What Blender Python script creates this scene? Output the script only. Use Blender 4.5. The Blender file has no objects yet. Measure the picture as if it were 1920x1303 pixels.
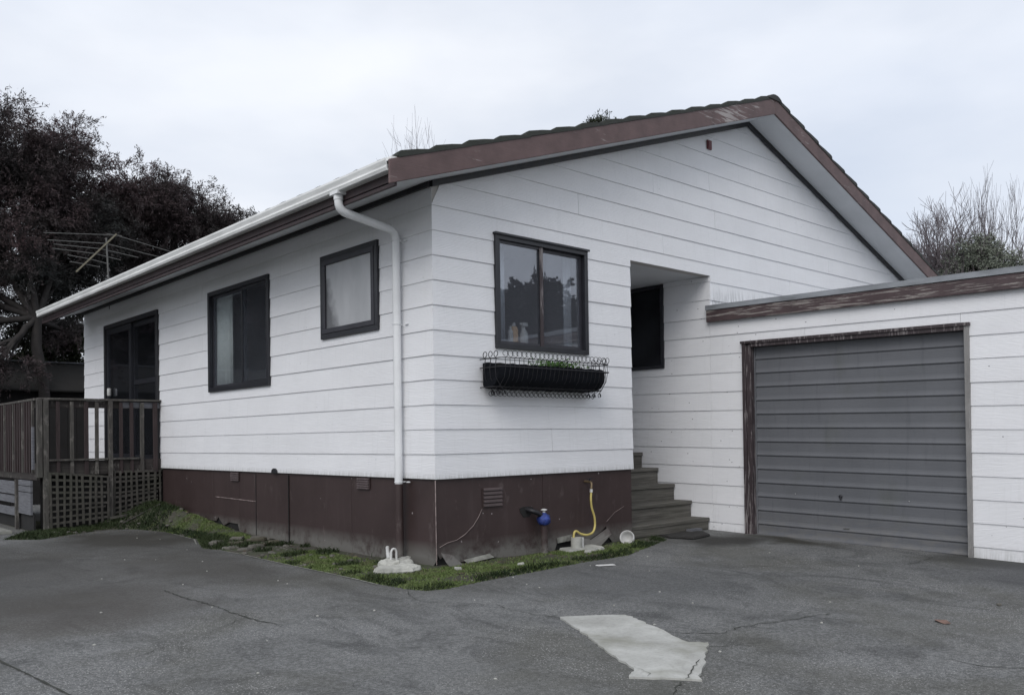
import bpy, math, random
import numpy as np
from mathutils import Matrix, Vector
random.seed(7); rng = np.random.default_rng(7)
sc = bpy.context.scene
col = sc.collection

# ------------------------------------------------------------------ camera
CAM = Vector((-4.3206, -5.6878, 0.3266))
PITCH, ROLL, YAW = 0.012467, 0.014143, -0.73854
Rz = Matrix.Rotation(YAW, 3, 'Z'); Rx = Matrix.Rotation(PITCH, 3, 'X'); Ry = Matrix.Rotation(ROLL, 3, 'Y')
R = Rz @ Rx @ Ry
right, fwd, up = R.col[0], R.col[1], R.col[2]
M = Matrix.Identity(4)
for i in range(3):
    M[i][0] = right[i]; M[i][1] = up[i]; M[i][2] = -fwd[i]; M[i][3] = CAM[i]
cd = bpy.data.cameras.new('camera'); cam = bpy.data.objects.new('camera', cd); col.objects.link(cam)
cam.matrix_world = M
cd.sensor_width = 36; cd.lens = 1627.385 / 1920 * 36
cd.shift_y = (801.45 - 651.5) / 1920
cd.clip_end = 2000; cd.clip_start = .05
sc.camera = cam

# ------------------------------------------------------------------ sky, sun, exposure
SUN_EL, SUN_AZ = math.radians(42), math.radians(240)      # azimuth clockwise from +Y
w = bpy.data.worlds.new('World'); sc.world = w; w.use_nodes = True
nt = w.node_tree; nt.nodes.clear()
out = nt.nodes.new('ShaderNodeOutputWorld'); bg = nt.nodes.new('ShaderNodeBackground')
sky = nt.nodes.new('ShaderNodeTexSky'); sky.sky_type = 'NISHITA'; sky.sun_disc = False
sky.sun_elevation = SUN_EL; sky.sun_rotation = SUN_AZ; sky.dust_density = 2.0
tc = nt.nodes.new('ShaderNodeTexCoord')
mp = nt.nodes.new('ShaderNodeMapping'); mp.inputs['Scale'].default_value = (1, 1, 2.6)
n1 = nt.nodes.new('ShaderNodeTexNoise'); n1.inputs['Scale'].default_value = 2.6; n1.inputs['Detail'].default_value = 5; n1.inputs['Roughness'].default_value = .5
r1 = nt.nodes.new('ShaderNodeValToRGB')
r1.color_ramp.elements[0].position = .30; r1.color_ramp.elements[0].color = (.74, .74, .74, 1)
r1.color_ramp.elements[1].position = .62; r1.color_ramp.elements[1].color = (.97, .97, .97, 1)
n2 = nt.nodes.new('ShaderNodeTexNoise'); n2.inputs['Scale'].default_value = 1.7; n2.inputs['Detail'].default_value = 6
r2 = nt.nodes.new('ShaderNodeValToRGB')
r2.color_ramp.elements[0].position = .3; r2.color_ramp.elements[0].color = (7.0, 7.55, 8.6, 1)
r2.color_ramp.elements[1].position = .7; r2.color_ramp.elements[1].color = (8.8, 9.05, 9.55, 1)
mx = nt.nodes.new('ShaderNodeMixRGB')
L = nt.links.new
L(tc.outputs['Generated'], mp.inputs[0]); L(mp.outputs[0], n1.inputs['Vector']); L(mp.outputs[0], n2.inputs['Vector'])
L(n1.outputs['Fac'], r1.inputs[0]); L(n2.outputs['Fac'], r2.inputs[0])
L(r1.outputs[0], mx.inputs[0]); L(sky.outputs[0], mx.inputs[1]); L(r2.outputs[0], mx.inputs[2])
L(mx.outputs[0], bg.inputs[0]); bg.inputs[1].default_value = .112; L(bg.outputs[0], out.inputs[0])

sd = bpy.data.lights.new('sun', 'SUN'); sd.energy = 1.5; sd.angle = math.radians(40); sd.color = (1, .97, .94)
sun = bpy.data.objects.new('sun', sd); col.objects.link(sun)
sv = Vector((math.sin(SUN_AZ) * math.cos(SUN_EL), math.cos(SUN_AZ) * math.cos(SUN_EL), math.sin(SUN_EL)))
sun.rotation_euler = sv.to_track_quat('Z', 'Y').to_euler(); sun.location = (-6, -8, 9)
sc.view_settings.view_transform = 'Standard'; sc.view_settings.look = 'None'
sc.view_settings.exposure = 0; sc.view_settings.gamma = 1; sc.view_settings.use_curve_mapping = False

# ------------------------------------------------------------------ helpers
class MB:
    def __init__(s): s.v = []; s.f = []; s.sm = []
    def add(s, vs, fs, smooth=False):
        b = len(s.v); s.v.extend([tuple(map(float, v)) for v in vs]); s.f.extend([[i + b for i in f] for f in fs]); s.sm.extend([smooth] * len(fs)); return s
    def box(s, a, b, fn=None):
        x0, y0, z0 = a; x1, y1, z1 = b
        vs = [(x0,y0,z0),(x1,y0,z0),(x1,y1,z0),(x0,y1,z0),(x0,y0,z1),(x1,y0,z1),(x1,y1,z1),(x0,y1,z1)]
        if fn: vs = [fn(v) for v in vs]
        return s.add(vs, [[0,3,2,1],[4,5,6,7],[0,1,5,4],[1,2,6,5],[2,3,7,6],[3,0,4,7]])
    def beam(s, p, q, wd, ht, upv=(0,0,1)):
        p = Vector(p); q = Vector(q); d = (q-p).normalized(); u = Vector(upv); r = d.cross(u).normalized(); u = r.cross(d).normalized()
        vs = []
        for c in (p, q):
            for a, b in ((-1,-1),(1,-1),(1,1),(-1,1)): vs.append(c + r*a*wd/2 + u*b*ht/2)
        return s.add(vs, [[3,2,1,0],[4,5,6,7],[0,1,5,4],[1,2,6,5],[2,3,7,6],[3,0,4,7]])
    def tube(s, pts, r, n=8, caps=True, smooth=True):
        pts = [Vector(p) for p in pts]; rs = r if isinstance(r, (list, tuple)) else [r]*len(pts)
        vs = []; fs = []; ref = None
        for i, p in enumerate(pts):
            d = (pts[min(i+1, len(pts)-1)] - pts[max(i-1, 0)]).normalized()
            if ref is None: ref = d.orthogonal().normalized()
            ref = (ref - d*ref.dot(d)).normalized(); b = d.cross(ref)
            for k in range(n):
                a = 2*math.pi*k/n; vs.append(p + (ref*math.cos(a) + b*math.sin(a))*rs[i])
        for i in range(len(pts)-1):
            for k in range(n):
                k2 = (k+1) % n; fs.append([i*n+k, i*n+k2, (i+1)*n+k2, (i+1)*n+k])
        s.add(vs, fs, smooth)
        if caps:
            m = len(pts)-1; s.add(vs[:n], [list(range(n))[::-1]]); s.add(vs[m*n:], [list(range(n))])
        return s
    def extrude(s, poly, axis, a, b, smooth=False):
        """poly: list of 2D points in the other two axes (cyclic order), extruded along axis from a to b"""
        def mk(p, t):
            if axis == 0: return (t, p[0], p[1])
            if axis == 1: return (p[0], t, p[1])
            return (p[0], p[1], t)
        n = len(poly); vs = [mk(p, a) for p in poly] + [mk(p, b) for p in poly]
        fs = [[i, (i+1) % n, n+(i+1) % n, n+i] for i in range(n)]
        s.add(vs, fs, smooth); s.add(vs, [list(range(n))[::-1], list(range(n, 2*n))]); return s
    def lathe(s, c, prof, n=16, smooth=True):
        vs = []; fs = []
        for r, z in prof:
            for k in range(n):
                a = 2*math.pi*k/n; vs.append((c[0]+r*math.cos(a), c[1]+r*math.sin(a), c[2]+z))
        for i in range(len(prof)-1):
            for k in range(n): k2 = (k+1) % n; fs.append([i*n+k, i*n+k2, (i+1)*n+k2, (i+1)*n+k])
        s.add(vs, fs, smooth); s.add(vs[:n], [list(range(n))[::-1]]); s.add(vs[-n:], [list(range(n))]); return s
    def mesh(s, name, m):
        me = bpy.data.meshes.new(name); me.from_pydata(s.v, [], s.f); me.materials.append(m)
        me.polygons.foreach_set('use_smooth', s.sm); me.update(); return me
    def build(s, name, m, parent=None, bevel=0, **kw):
        o = bpy.data.objects.new(name, s.mesh(name, m)); col.objects.link(o); put(o, parent)
        if bevel:
            b = o.modifiers.new('edge', 'BEVEL'); b.width = bevel; b.segments = 1; b.limit_method = 'ANGLE'
        for k, v in kw.items(): o[k] = v
        return o
def put(o, parent):
    if parent is not None:
        o.parent = parent
        if parent.type == 'EMPTY': o.matrix_parent_inverse = Matrix.Translation(-Vector(parent.location))
    return o
def npmesh(name, V, F, m, parent=None, **kw):
    me = bpy.data.meshes.new(name); V = np.asarray(V, dtype=np.float32); F = np.asarray(F, dtype=np.int32)
    me.vertices.add(len(V)); me.vertices.foreach_set('co', V.ravel()); k = F.shape[1]
    me.loops.add(F.size); me.loops.foreach_set('vertex_index', F.ravel()); me.polygons.add(len(F))
    me.polygons.foreach_set('loop_start', np.arange(0, F.size, k, dtype=np.int32)); me.polygons.foreach_set('loop_total', np.full(len(F), k, dtype=np.int32))
    me.materials.append(m); me.update(); me.validate()
    o = bpy.data.objects.new(name, me); col.objects.link(o); put(o, parent)
    for a, b in kw.items(): o[a] = b
    return o
def thing(name, label, cat, loc, group=None):
    o = bpy.data.objects.new(name, None); col.objects.link(o); o.location = loc; o.empty_display_size = .2
    o['label'] = label; o['category'] = cat
    if group: o['group'] = group
    return o
def tag(o, label, cat, group=None):
    o['label'] = label; o['category'] = cat
    if group: o['group'] = group
    return o

# ------------------------------------------------------------------ materials
def newmat(name):
    m = bpy.data.materials.new(name); m.use_nodes = True; t = m.node_tree; b = t.nodes['Principled BSDF']; return m, t, b
def N(t, typ, **kw):
    n = t.nodes.new(typ)
    for k, v in kw.items():
        if k in n.inputs: n.inputs[k].default_value = v
        else: setattr(n, k, v)
    return n
def ramp(t, src, p0, p1, c0=(0,0,0,1), c1=(1,1,1,1)):
    r = t.nodes.new('ShaderNodeValToRGB'); e = r.color_ramp.elements
    e[0].position = p0; e[1].position = p1; e[0].color = c0; e[1].color = c1; t.links.new(src, r.inputs[0]); return r.outputs[0]
def noise(t, vec, scale, detail=4, rough=.55, dist=0):
    n = N(t, 'ShaderNodeTexNoise', Scale=scale, Detail=detail, Roughness=rough, Distortion=dist); t.links.new(vec, n.inputs['Vector']); return n.outputs['Fac']
def vmap(t, sc_=(1,1,1), rand=False):
    c = t.nodes.new('ShaderNodeTexCoord'); src = c.outputs['Object']
    if rand:
        oi = t.nodes.new('ShaderNodeObjectInfo'); ml = N(t, 'ShaderNodeVectorMath', operation='SCALE'); ml.inputs[0].default_value = (17, 31, 23)
        t.links.new(oi.outputs['Random'], ml.inputs['Scale']); ad = N(t, 'ShaderNodeVectorMath', operation='ADD')
        t.links.new(src, ad.inputs[0]); t.links.new(ml.outputs[0], ad.inputs[1]); src = ad.outputs[0]
    m = t.nodes.new('ShaderNodeMapping'); m.inputs['Scale'].default_value = sc_; t.links.new(src, m.inputs[0]); return m.outputs[0]
def mixc(t, fac, a, b, mode='MIX'):
    m = N(t, 'ShaderNodeMixRGB', blend_type=mode)
    for i, x in ((0, fac), (1, a), (2, b)):
        if hasattr(x, 'node'): t.links.new(x, m.inputs[i])
        elif i == 0: m.inputs[0].default_value = x
        else: m.inputs[i].default_value = tuple(x) + (1,) if len(x) == 3 else x
    return m.outputs[0]
def math_(t, op, a, b=0):
    m = N(t, 'ShaderNodeMath', operation=op)
    for i, x in ((0, a), (1, b)):
        if hasattr(x, 'node'): t.links.new(x, m.inputs[i])
        else: m.inputs[i].default_value = x
    return m.outputs[0]
def bump(t, b, h, strength=.3, dist=.01):
    n = N(t, 'ShaderNodeBump', Strength=strength, Distance=dist); t.links.new(h, n.inputs['Height']); t.links.new(n.outputs[0], b.inputs['Normal'])
def simple(name, c, rough=.6, var=.15, scale=8, bmp=.15, metal=0, rand=False, stretch=(1,1,1), spec=.5):
    m, t, b = newmat(name); v = vmap(t, stretch, rand); n = noise(t, v, scale)
    lo = tuple(x*(1-var) for x in c); hi = tuple(min(1, x*(1+var)) for x in c)
    t.links.new(mixc(t, ramp(t, n, .3, .7), lo, hi), b.inputs['Base Color']); b.inputs['Roughness'].default_value = rough; b.inputs['Metallic'].default_value = metal
    b.inputs['Specular IOR Level'].default_value = spec
    if bmp: bump(t, b, noise(t, v, scale*6), bmp)
    return m

def mat_boards(name, flakes=0.0, tint=(.83, .835, .855)):
    m, t, b = newmat(name)
    c = t.nodes.new('ShaderNodeTexCoord'); sx = t.nodes.new('ShaderNodeSeparateXYZ'); t.links.new(c.outputs['Object'], sx.inputs[0])
    h = math_(t, 'ADD', sx.outputs[0], sx.outputs[1])
    oi = t.nodes.new('ShaderNodeObjectInfo'); h2 = math_(t, 'ADD', h, math_(t, 'MULTIPLY', oi.outputs['Random'], 37.0))
    cb = t.nodes.new('ShaderNodeCombineXYZ'); t.links.new(h2, cb.inputs[0]); t.links.new(sx.outputs[2], cb.inputs[1])
    def mp_(s):
        m_ = t.nodes.new('ShaderNodeMapping'); m_.inputs['Scale'].default_value = s; t.links.new(cb.outputs[0], m_.inputs[0]); return m_.outputs[0]
    grain = noise(t, mp_((2.2, 42, 1)), 2.0, 5, .6, 1.6)
    wv = N(t, 'ShaderNodeTexWave', wave_type='BANDS', bands_direction='Y', Scale=9, Distortion=9, Detail=3); wv.inputs['Detail Scale'].default_value = .6
    t.links.new(mp_((.8, 3.2, 1)), wv.inputs['Vector'])
    hgt = math_(t, 'ADD', math_(t, 'MULTIPLY', grain, .7), math_(t, 'MULTIPLY', wv.outputs['Fac'], .45))
    dirt = noise(t, mp_((1.1, 1.6, 1)), 1.0, 6, .62)
    streak = noise(t, mp_((26, 1.1, 1)), 1.0, 4, .6)
    base = mixc(t, ramp(t, dirt, .3, .72), tuple(x*.90 for x in tint), tint)
    base = mixc(t, math_(t, 'MULTIPLY', ramp(t, streak, .56, .78), .16), base, (.42, .43, .43))
    base = mixc(t, math_(t, 'MULTIPLY', oi.outputs['Random'], .10), base, (.62, .635, .66))
    base = mixc(t, math_(t, 'MULTIPLY', ramp(t, hgt, .25, .6, (1,1,1,1), (0,0,0,1)), .13), base, (.45, .46, .48))
    # mildew that has run down on to the boards above the garage roof, and grime low down at the skirt
    fine = noise(t, mp_((30, 3.2, 1)), 1.0, 5, .7)
    z = sx.outputs[2]
    near = math_(t, 'SUBTRACT', 1.0, math_(t, 'MULTIPLY', math_(t, 'ABSOLUTE', math_(t, 'SUBTRACT', z, 1.86)), 5.5))
    onright = ramp(t, sx.outputs[0], .0, 1.0); xr = math_(t, 'GREATER_THAN', sx.outputs[0], 3.93)
    mil = math_(t, 'MULTIPLY', math_(t, 'MULTIPLY', math_(t, 'MAXIMUM', near, 0), xr), ramp(t, fine, .42, .62))
    base = mixc(t, math_(t, 'MULTIPLY', mil, .6), base, (.20, .21, .21))
    low = math_(t, 'MINIMUM', math_(t, 'MAXIMUM', math_(t, 'SUBTRACT', 1.0, math_(t, 'MULTIPLY', math_(t, 'ADD', z, .8 if flakes else .0), 7 if flakes else 18)), 0), 1)
    base = mixc(t, math_(t, 'MULTIPLY', math_(t, 'MULTIPLY', low, ramp(t, fine, .35, .6)), .5), base, (.24, .25, .22))
    # nail heads and chips of paint
    vor = N(t, 'ShaderNodeTexVoronoi', Scale=1.0); t.links.new(mp_((9, 14, 1)), vor.inputs['Vector'])
    chip = math_(t, 'MULTIPLY', math_(t, 'LESS_THAN', vor.outputs['Distance'], .075), math_(t, 'GREATER_THAN', noise(t, mp_((2.3, 1.2, 1)), 1.0, 2), .5 if flakes else .60))
    base = mixc(t, math_(t, 'MULTIPLY', chip, .75 if flakes else .3), base, (.14, .14, .15))
    t.links.new(base, b.inputs['Base Color']); b.inputs['Roughness'].default_value = .55; b.inputs['Specular IOR Level'].default_value = .3
    bump(t, b, hgt, .42, .005); return m
M_board = mat_boards('white_weatherboard'); M_gboard = mat_boards('garage_weatherboard', 1.0, (.83, .835, .855))

def mat_brown(name, c=(.085, .052, .055), peel=.62, wood=(.33, .30, .28), stretch=(1.2, 1.2, 26), sc_=1.5, peelw=.05, rough=.6, zone=None):
    """weathered brown paint with bare timber where it has flaked off"""
    m, t, b = newmat(name); v = vmap(t, stretch); n = noise(t, v, sc_, 6, .68, .6); big = noise(t, vmap(t, (1,1,1)), 1.3, 3)
    k = math_(t, 'ADD', math_(t, 'MULTIPLY', n, .75), math_(t, 'MULTIPLY', big, .35))
    if zone is not None:      # paint has gone further on one stretch of the board
        c_ = t.nodes.new('ShaderNodeTexCoord'); s_ = t.nodes.new('ShaderNodeSeparateXYZ'); t.links.new(c_.outputs['Object'], s_.inputs[0])
        z_ = math_(t, 'MAXIMUM', math_(t, 'SUBTRACT', 1.0, math_(t, 'ABSOLUTE', math_(t, 'SUBTRACT', s_.outputs[0], zone))), 0); k = math_(t, 'ADD', k, math_(t, 'MULTIPLY', z_, .10))
    p = ramp(t, k, peel, peel+peelw)
    base = mixc(t, ramp(t, noise(t, vmap(t), 5, 5), .3, .7), tuple(x*.75 for x in c), tuple(x*1.2 for x in c))
    wd = mixc(t, noise(t, vmap(t, (3,3,60)), 2, 5), tuple(x*.5 for x in wood), wood)
    t.links.new(mixc(t, p, base, wd), b.inputs['Base Color']); b.inputs['Roughness'].default_value = rough
    bump(t, b, math_(t, 'SUBTRACT', n, math_(t, 'MULTIPLY', p, .3)), .5, .004); return m
M_barge = mat_brown('brown_barge_paint', (.108, .068, .066), .67, (.42, .38, .37), (1.6, 1.0, 22), 1.8, zone=3.6)
M_fascia = mat_brown('dark_fascia_paint', (.045, .029, .031), .72, (.26, .22, .22), (6, 1.0, 20), 1.6)
M_gfascia = mat_brown('flaking_fascia', (.065, .043, .045), .575, (.34, .31, .29), (3, 1.6, 34), 1.7, .04)
M_jamb = mat_brown('flaking_jamb', (.040, .029, .032), .56, (.26, .235, .235), (30, 30, 2.4), 1.4, .05)
M_jambg = mat_brown('bare_grey_jamb', (.22, .215, .21), .6, (.42, .41, .39), (30, 30, 2.4), 1.4, .05)

def mat_skirt():
    m, t, b = newmat('brown_foundation_sheet'); c = t.nodes.new('ShaderNodeTexCoord'); s = t.nodes.new('ShaderNodeSeparateXYZ'); t.links.new(c.outputs['Object'], s.inputs[0])
    n = noise(t, vmap(t), 2.2, 6, .6); f = noise(t, vmap(t), 14, 6, .7)
    base = mixc(t, ramp(t, n, .3, .7), (.038, .025, .024), (.053, .036, .035))
    st = noise(t, vmap(t, (14, 14, 1.3)), 1.0, 5, .65); base = mixc(t, math_(t, 'MULTIPLY', ramp(t, st, .55, .8), .25), base, (.10, .078, .076))
    # pale splash-back of dried mud that fades upwards from the soil
    low = math_(t, 'SUBTRACT', 1.0, math_(t, 'MULTIPLY', math_(t, 'ADD', s.outputs[2], .74), 4.5))
    k = math_(t, 'MULTIPLY', math_(t, 'MAXIMUM', low, 0), ramp(t, math_(t, 'ADD', math_(t, 'MULTIPLY', n, .6), math_(t, 'MULTIPLY', f, .5)), .40, .60))
    base = mixc(t, math_(t, 'MINIMUM', math_(t, 'MULTIPLY', k, 1.6), .9), base, (.15, .146, .135))
    vor = N(t, 'ShaderNodeTexVoronoi', Scale=7.0); t.links.new(vmap(t), vor.inputs['Vector'])
    base = mixc(t, math_(t, 'MULTIPLY', ramp(t, noise(t, vmap(t, (3, 3, 1.2)), 2.5, 6, .7), .60, .68), .35), base, (.14, .115, .11))
    base = mixc(t, math_(t, 'MULTIPLY', math_(t, 'LESS_THAN', vor.outputs['Distance'], .06), math_(t, 'GREATER_THAN', f, .5)), base, (.30, .27, .27))
    t.links.new(base, b.inputs['Base Color']); b.inputs['Roughness'].default_value = .5; b.inputs['Specular IOR Level'].default_value = .35
    bump(t, b, f, .2, .004); return m
M_skirt = mat_skirt()

def mat_drive():
    m, t, b = newmat('driveway_concrete'); v = vmap(t)
    big = noise(t, v, .38, 4, .55, .4); mid = noise(t, v, 1.5, 6, .65, .6); fine = noise(t, v, 45, 4, .75); grit = noise(t, v, 190, 2, .6)
    base = mixc(t, ramp(t, big, .3, .72), (.076, .078, .076), (.138, .141, .139))
    base = mixc(t, math_(t, 'MULTIPLY', ramp(t, mid, .40, .72), .55), base, (.168, .170, .169))
    base = mixc(t, math_(t, 'MULTIPLY', ramp(t, fine, .42, .66), .75), base, (.255, .257, .255))
    vor = N(t, 'ShaderNodeTexVoronoi', Scale=62.0); t.links.new(v, vor.inputs['Vector'])
    ag = math_(t, 'MULTIPLY', math_(t, 'LESS_THAN', vor.outputs['Distance'], .25), ramp(t, mid, .42, .6))
    st1 = noise(t, vmap(t, (1.0, .45, 1)), 2.1, 7, .7, 1.2)
    base = mixc(t, math_(t, 'MULTIPLY', ramp(t, st1, .50, .66), .68), base, (.050, .051, .052))
    st2 = noise(t, vmap(t, (.5, 1.0, 1)), 4.3, 6, .7, .8)
    base = mixc(t, math_(t, 'MULTIPLY', ramp(t, st2, .54, .72), .4), base, (.235, .24, .243))
    base = mixc(t, math_(t, 'MULTIPLY', ramp(t, noise(t, v, .9, 4), .48, .62), .5), base, (.085, .083, .068))
    base = mixc(t, math_(t, 'MULTIPLY', ag, .62), base, (.44, .44, .43))
    base = mixc(t, math_(t, 'MULTIPLY', math_(t, 'GREATER_THAN', grit, .58), .7), base, (.028, .029, .031))
    # damp, mossy, oily marks: each has its own place
    c = t.nodes.new('ShaderNodeTexCoord')
    wob = N(t, 'ShaderNodeTexNoise', Scale=1.6, Detail=5); t.links.new(c.outputs['Object'], wob.inputs['Vector'])
    wv = N(t, 'ShaderNodeVectorMath', operation='MULTIPLY_ADD'); t.links.new(wob.outputs['Color'], wv.inputs[0]); wv.inputs[1].default_value = (1.1, 1.1, 0); t.links.new(c.outputs['Object'], wv.inputs[2])
    for (x, y, r, sx_, sy_, colr, k) in [(-1.05, 4.3, 1.1, 1, .55, (.036, .034, .029), .92), (-2.4, 3.2, 1.0, .8, .5, (.045, .043, .040), .55), (-.2, -.55, 1.4, .75, 2.0, (.05, .048, .042), .35),
                                     (3.1, -.55, .55, .9, 1.1, (.032, .031, .028), .9), (3.70, -1.0, .50, 1.6, .6, (.036, .034, .027), .9), (3.60, -2.9, .6, 1.2, .8, (.04, .04, .034), .7), (-3.0, 3.8, .9, .8, .5, (.036, .034, .030), .7), (-2.7, .3, .8, .9, .7, (.06, .052, .045), .6), (-1.2, 1.6, .8, 1.0, .4, (.05, .047, .042), .7), (3.3, -3.6, 1.0, .8, .8, (.05, .052, .058), .6),
                                     (-2.2, 1.3, 1.2, 1, .55, (.055, .052, .048), .5), (-3.6, 2.2, 1.4, .9, .5, (.04, .04, .04), .6), (2.0, .1, .9, .5, 1.6, (.045, .043, .036), .6), (.8, -1.6, 1.1, 1.0, .9, (.055, .057, .060), .45)]:
        mp_ = t.nodes.new('ShaderNodeMapping'); mp_.inputs['Location'].default_value = (-(x+.55)*sx_, -(y+.55)*sy_, 0); mp_.inputs['Scale'].default_value = (sx_, sy_, 0)
        t.links.new(wv.outputs[0], mp_.inputs[0]); ln = N(t, 'ShaderNodeVectorMath', operation='LENGTH'); t.links.new(mp_.outputs[0], ln.inputs[0])
        f = ramp(t, math_(t, 'DIVIDE', ln.outputs['Value'], r), .35, 1.0, (1,1,1,1), (0,0,0,1)); base = mixc(t, math_(t, 'MULTIPLY', f, k), base, colr)
    t.links.new(base, b.inputs['Base Color']); b.inputs['Roughness'].default_value = .85; b.inputs['Specular IOR Level'].default_value = .25
    bump(t, b, math_(t, 'ADD', fine, math_(t, 'MULTIPLY', grit, .6)), .5, .006); return m
M_drive = mat_drive()
def mat_wood(name, dark, light, green=None, stretch=(2, 2, 30), gs=.5):
    m, t, b = newmat(name); v = vmap(t, stretch, True); n = noise(t, v, 2, 6, .65, .5)
    base = mixc(t, ramp(t, n, .3, .7), dark, light)
    if green: base = mixc(t, math_(t, 'MULTIPLY', ramp(t, noise(t, vmap(t), 3, 4), .4, .65), gs), base, green)
    if gs == .35: base = mixc(t, math_(t, 'MULTIPLY', ramp(t, noise(t, vmap(t, (6, 6, 4), True), 1.6, 6, .7), .55, .64), .7), base, (.17, .16, .145))
    t.links.new(base, b.inputs['Base Color']); b.inputs['Roughness'].default_value = .8; bump(t, b, n, .5, .005); return m
M_step = mat_wood('weathered_step_timber', (.042, .039, .034), (.150, .142, .126), (.080, .080, .060), (1.2, 25, 25), .28)
M_deckx = mat_wood('deck_timber', (.014, .010, .010), (.050, .042, .040), (.06, .062, .05), (1.5, 25, 25), .35)
M_deckz = mat_wood('deck_post_timber', (.018, .015, .014), (.095, .087, .080), (.08, .085, .07), (25, 25, 2.5), .35)
M_deckr = mat_wood('deck_baluster_red', (.018, .011, .011), (.048, .033, .034), None, (25, 25, 1.5))
M_lattice = mat_wood('lattice_timber', (.020, .018, .016), (.092, .085, .076), (.06, .062, .046), (6, 6, 6))
M_palewood = mat_wood('pale_boards', (.075, .078, .09), (.17, .174, .19), None, (2, 2, 25))
M_concrete = simple('pale_concrete', (.36, .36, .33), .85, .3, 5, .35)
def mat_patch():
    m, t, b = newmat('concrete_patch'); v = vmap(t); n = noise(t, v, 3.5, 6, .62, .5); f = noise(t, v, 45, 4, .7)
    base = mixc(t, ramp(t, n, .3, .7), (.29, .29, .27), (.47, .473, .45)); base = mixc(t, math_(t, 'MULTIPLY', ramp(t, f, .5, .75), .4), base, (.15, .15, .14))
    base = mixc(t, math_(t, 'MULTIPLY', ramp(t, noise(t, v, 3.1, 5), .5, .66), .6), base, (.19, .19, .15))
    t.links.new(base, b.inputs['Base Color']); b.inputs['Roughness'].default_value = .85; bump(t, b, f, .4, .004); return m
M_patch = mat_patch()
M_crack = simple('crack_dark', (.032, .034, .028), .95, .3, 20, 0)
M_edge = simple('concrete_edge', (.20, .20, .18), .9, .4, 14, .3)
M_frame = simple('black_window_frame', (.016, .017, .022), .38, .2, 10, .05)
M_alu = simple('dark_sash', (.030, .030, .038), .42, .2, 10, .05)
M_black = simple('black_trim', (.012, .012, .015), .45, .2, 8, .05)
M_soffit = simple('soffit_paint', (.62, .635, .65), .6, .06, 2, .05)
M_pvc = simple('white_pipe', (.72, .73, .74), .35, .06, 4, .03)
M_gutter = simple('white_gutter', (.78, .79, .78), .4, .16, 6, .08, stretch=(1, .4, 3))
M_tile = mat_wood('mossy_roof_tile', (.020, .021, .021), (.040, .041, .040), (.024, .032, .019), (5, 5, 5), .45)
M_room = simple('room_wall', (.50, .48, .46), .9, .05, 3, 0)
M_roomfloor = simple('room_floor', (.08, .06, .05), .8, .2, 3, 0)
M_curtain = simple('cream_curtain', (.85, .84, .78), .9, .08, 12, .1)
M_door = None
def mat_glass(name, base=.07, tint=(.85, .88, .9), rough=.012, veil0=.032):
    m = bpy.data.materials.new(name); m.use_nodes = True; t = m.node_tree; t.nodes.clear()
    o = t.nodes.new('ShaderNodeOutputMaterial'); mix = t.nodes.new('ShaderNodeMixShader'); tr = N(t, 'ShaderNodeBsdfTransparent'); tr.inputs[0].default_value = tint+(1,)
    gl = N(t, 'ShaderNodeBsdfGlossy'); gl.inputs['Roughness'].default_value = rough; gl.inputs[0].default_value = (.9, .93, 1, 1)
    lw = N(t, 'ShaderNodeLayerWeight', Blend=.5); fr = math_(t, 'POWER', lw.outputs['Facing'], 4.0); bp = N(t, 'ShaderNodeBump', Strength=.06, Distance=.02)
    t.links.new(noise(t, vmap(t), 2.2, 2), bp.inputs['Height']); t.links.new(bp.outputs[0], gl.inputs['Normal']); pass
    dust = math_(t, 'MULTIPLY', noise(t, vmap(t), 3, 5), .04)
    f = math_(t, 'ADD', math_(t, 'MULTIPLY', fr, .8), math_(t, 'ADD', dust, base-.02))
    t.links.new(f, mix.inputs[0]); t.links.new(tr.outputs[0], mix.inputs[1]); t.links.new(gl.outputs[0], mix.inputs[2]); df = N(t, 'ShaderNodeBsdfDiffuse'); df.inputs[0].default_value = (.55, .58, .66, 1); m2 = t.nodes.new('ShaderNodeMixShader'); t.links.new(math_(t, 'ADD', math_(t, 'MULTIPLY', noise(t, vmap(t), 2.5, 4), .02), veil0-.01), m2.inputs[0]); t.links.new(mix.outputs[0], m2.inputs[1]); t.links.new(df.outputs[0], m2.inputs[2]); t.links.new(m2.outputs[0], o.inputs[0]); return m  # grey diffuse veil lifts the dark panes, standing in for light on them
M_glass = mat_glass('window_glass'); M_glassd = mat_glass('door_glass', .02, (.35, .37, .4), veil0=.012); M_glassk = mat_glass('kitchen_glass', .13, (.85, .87, .89), veil0=.055)
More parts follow.
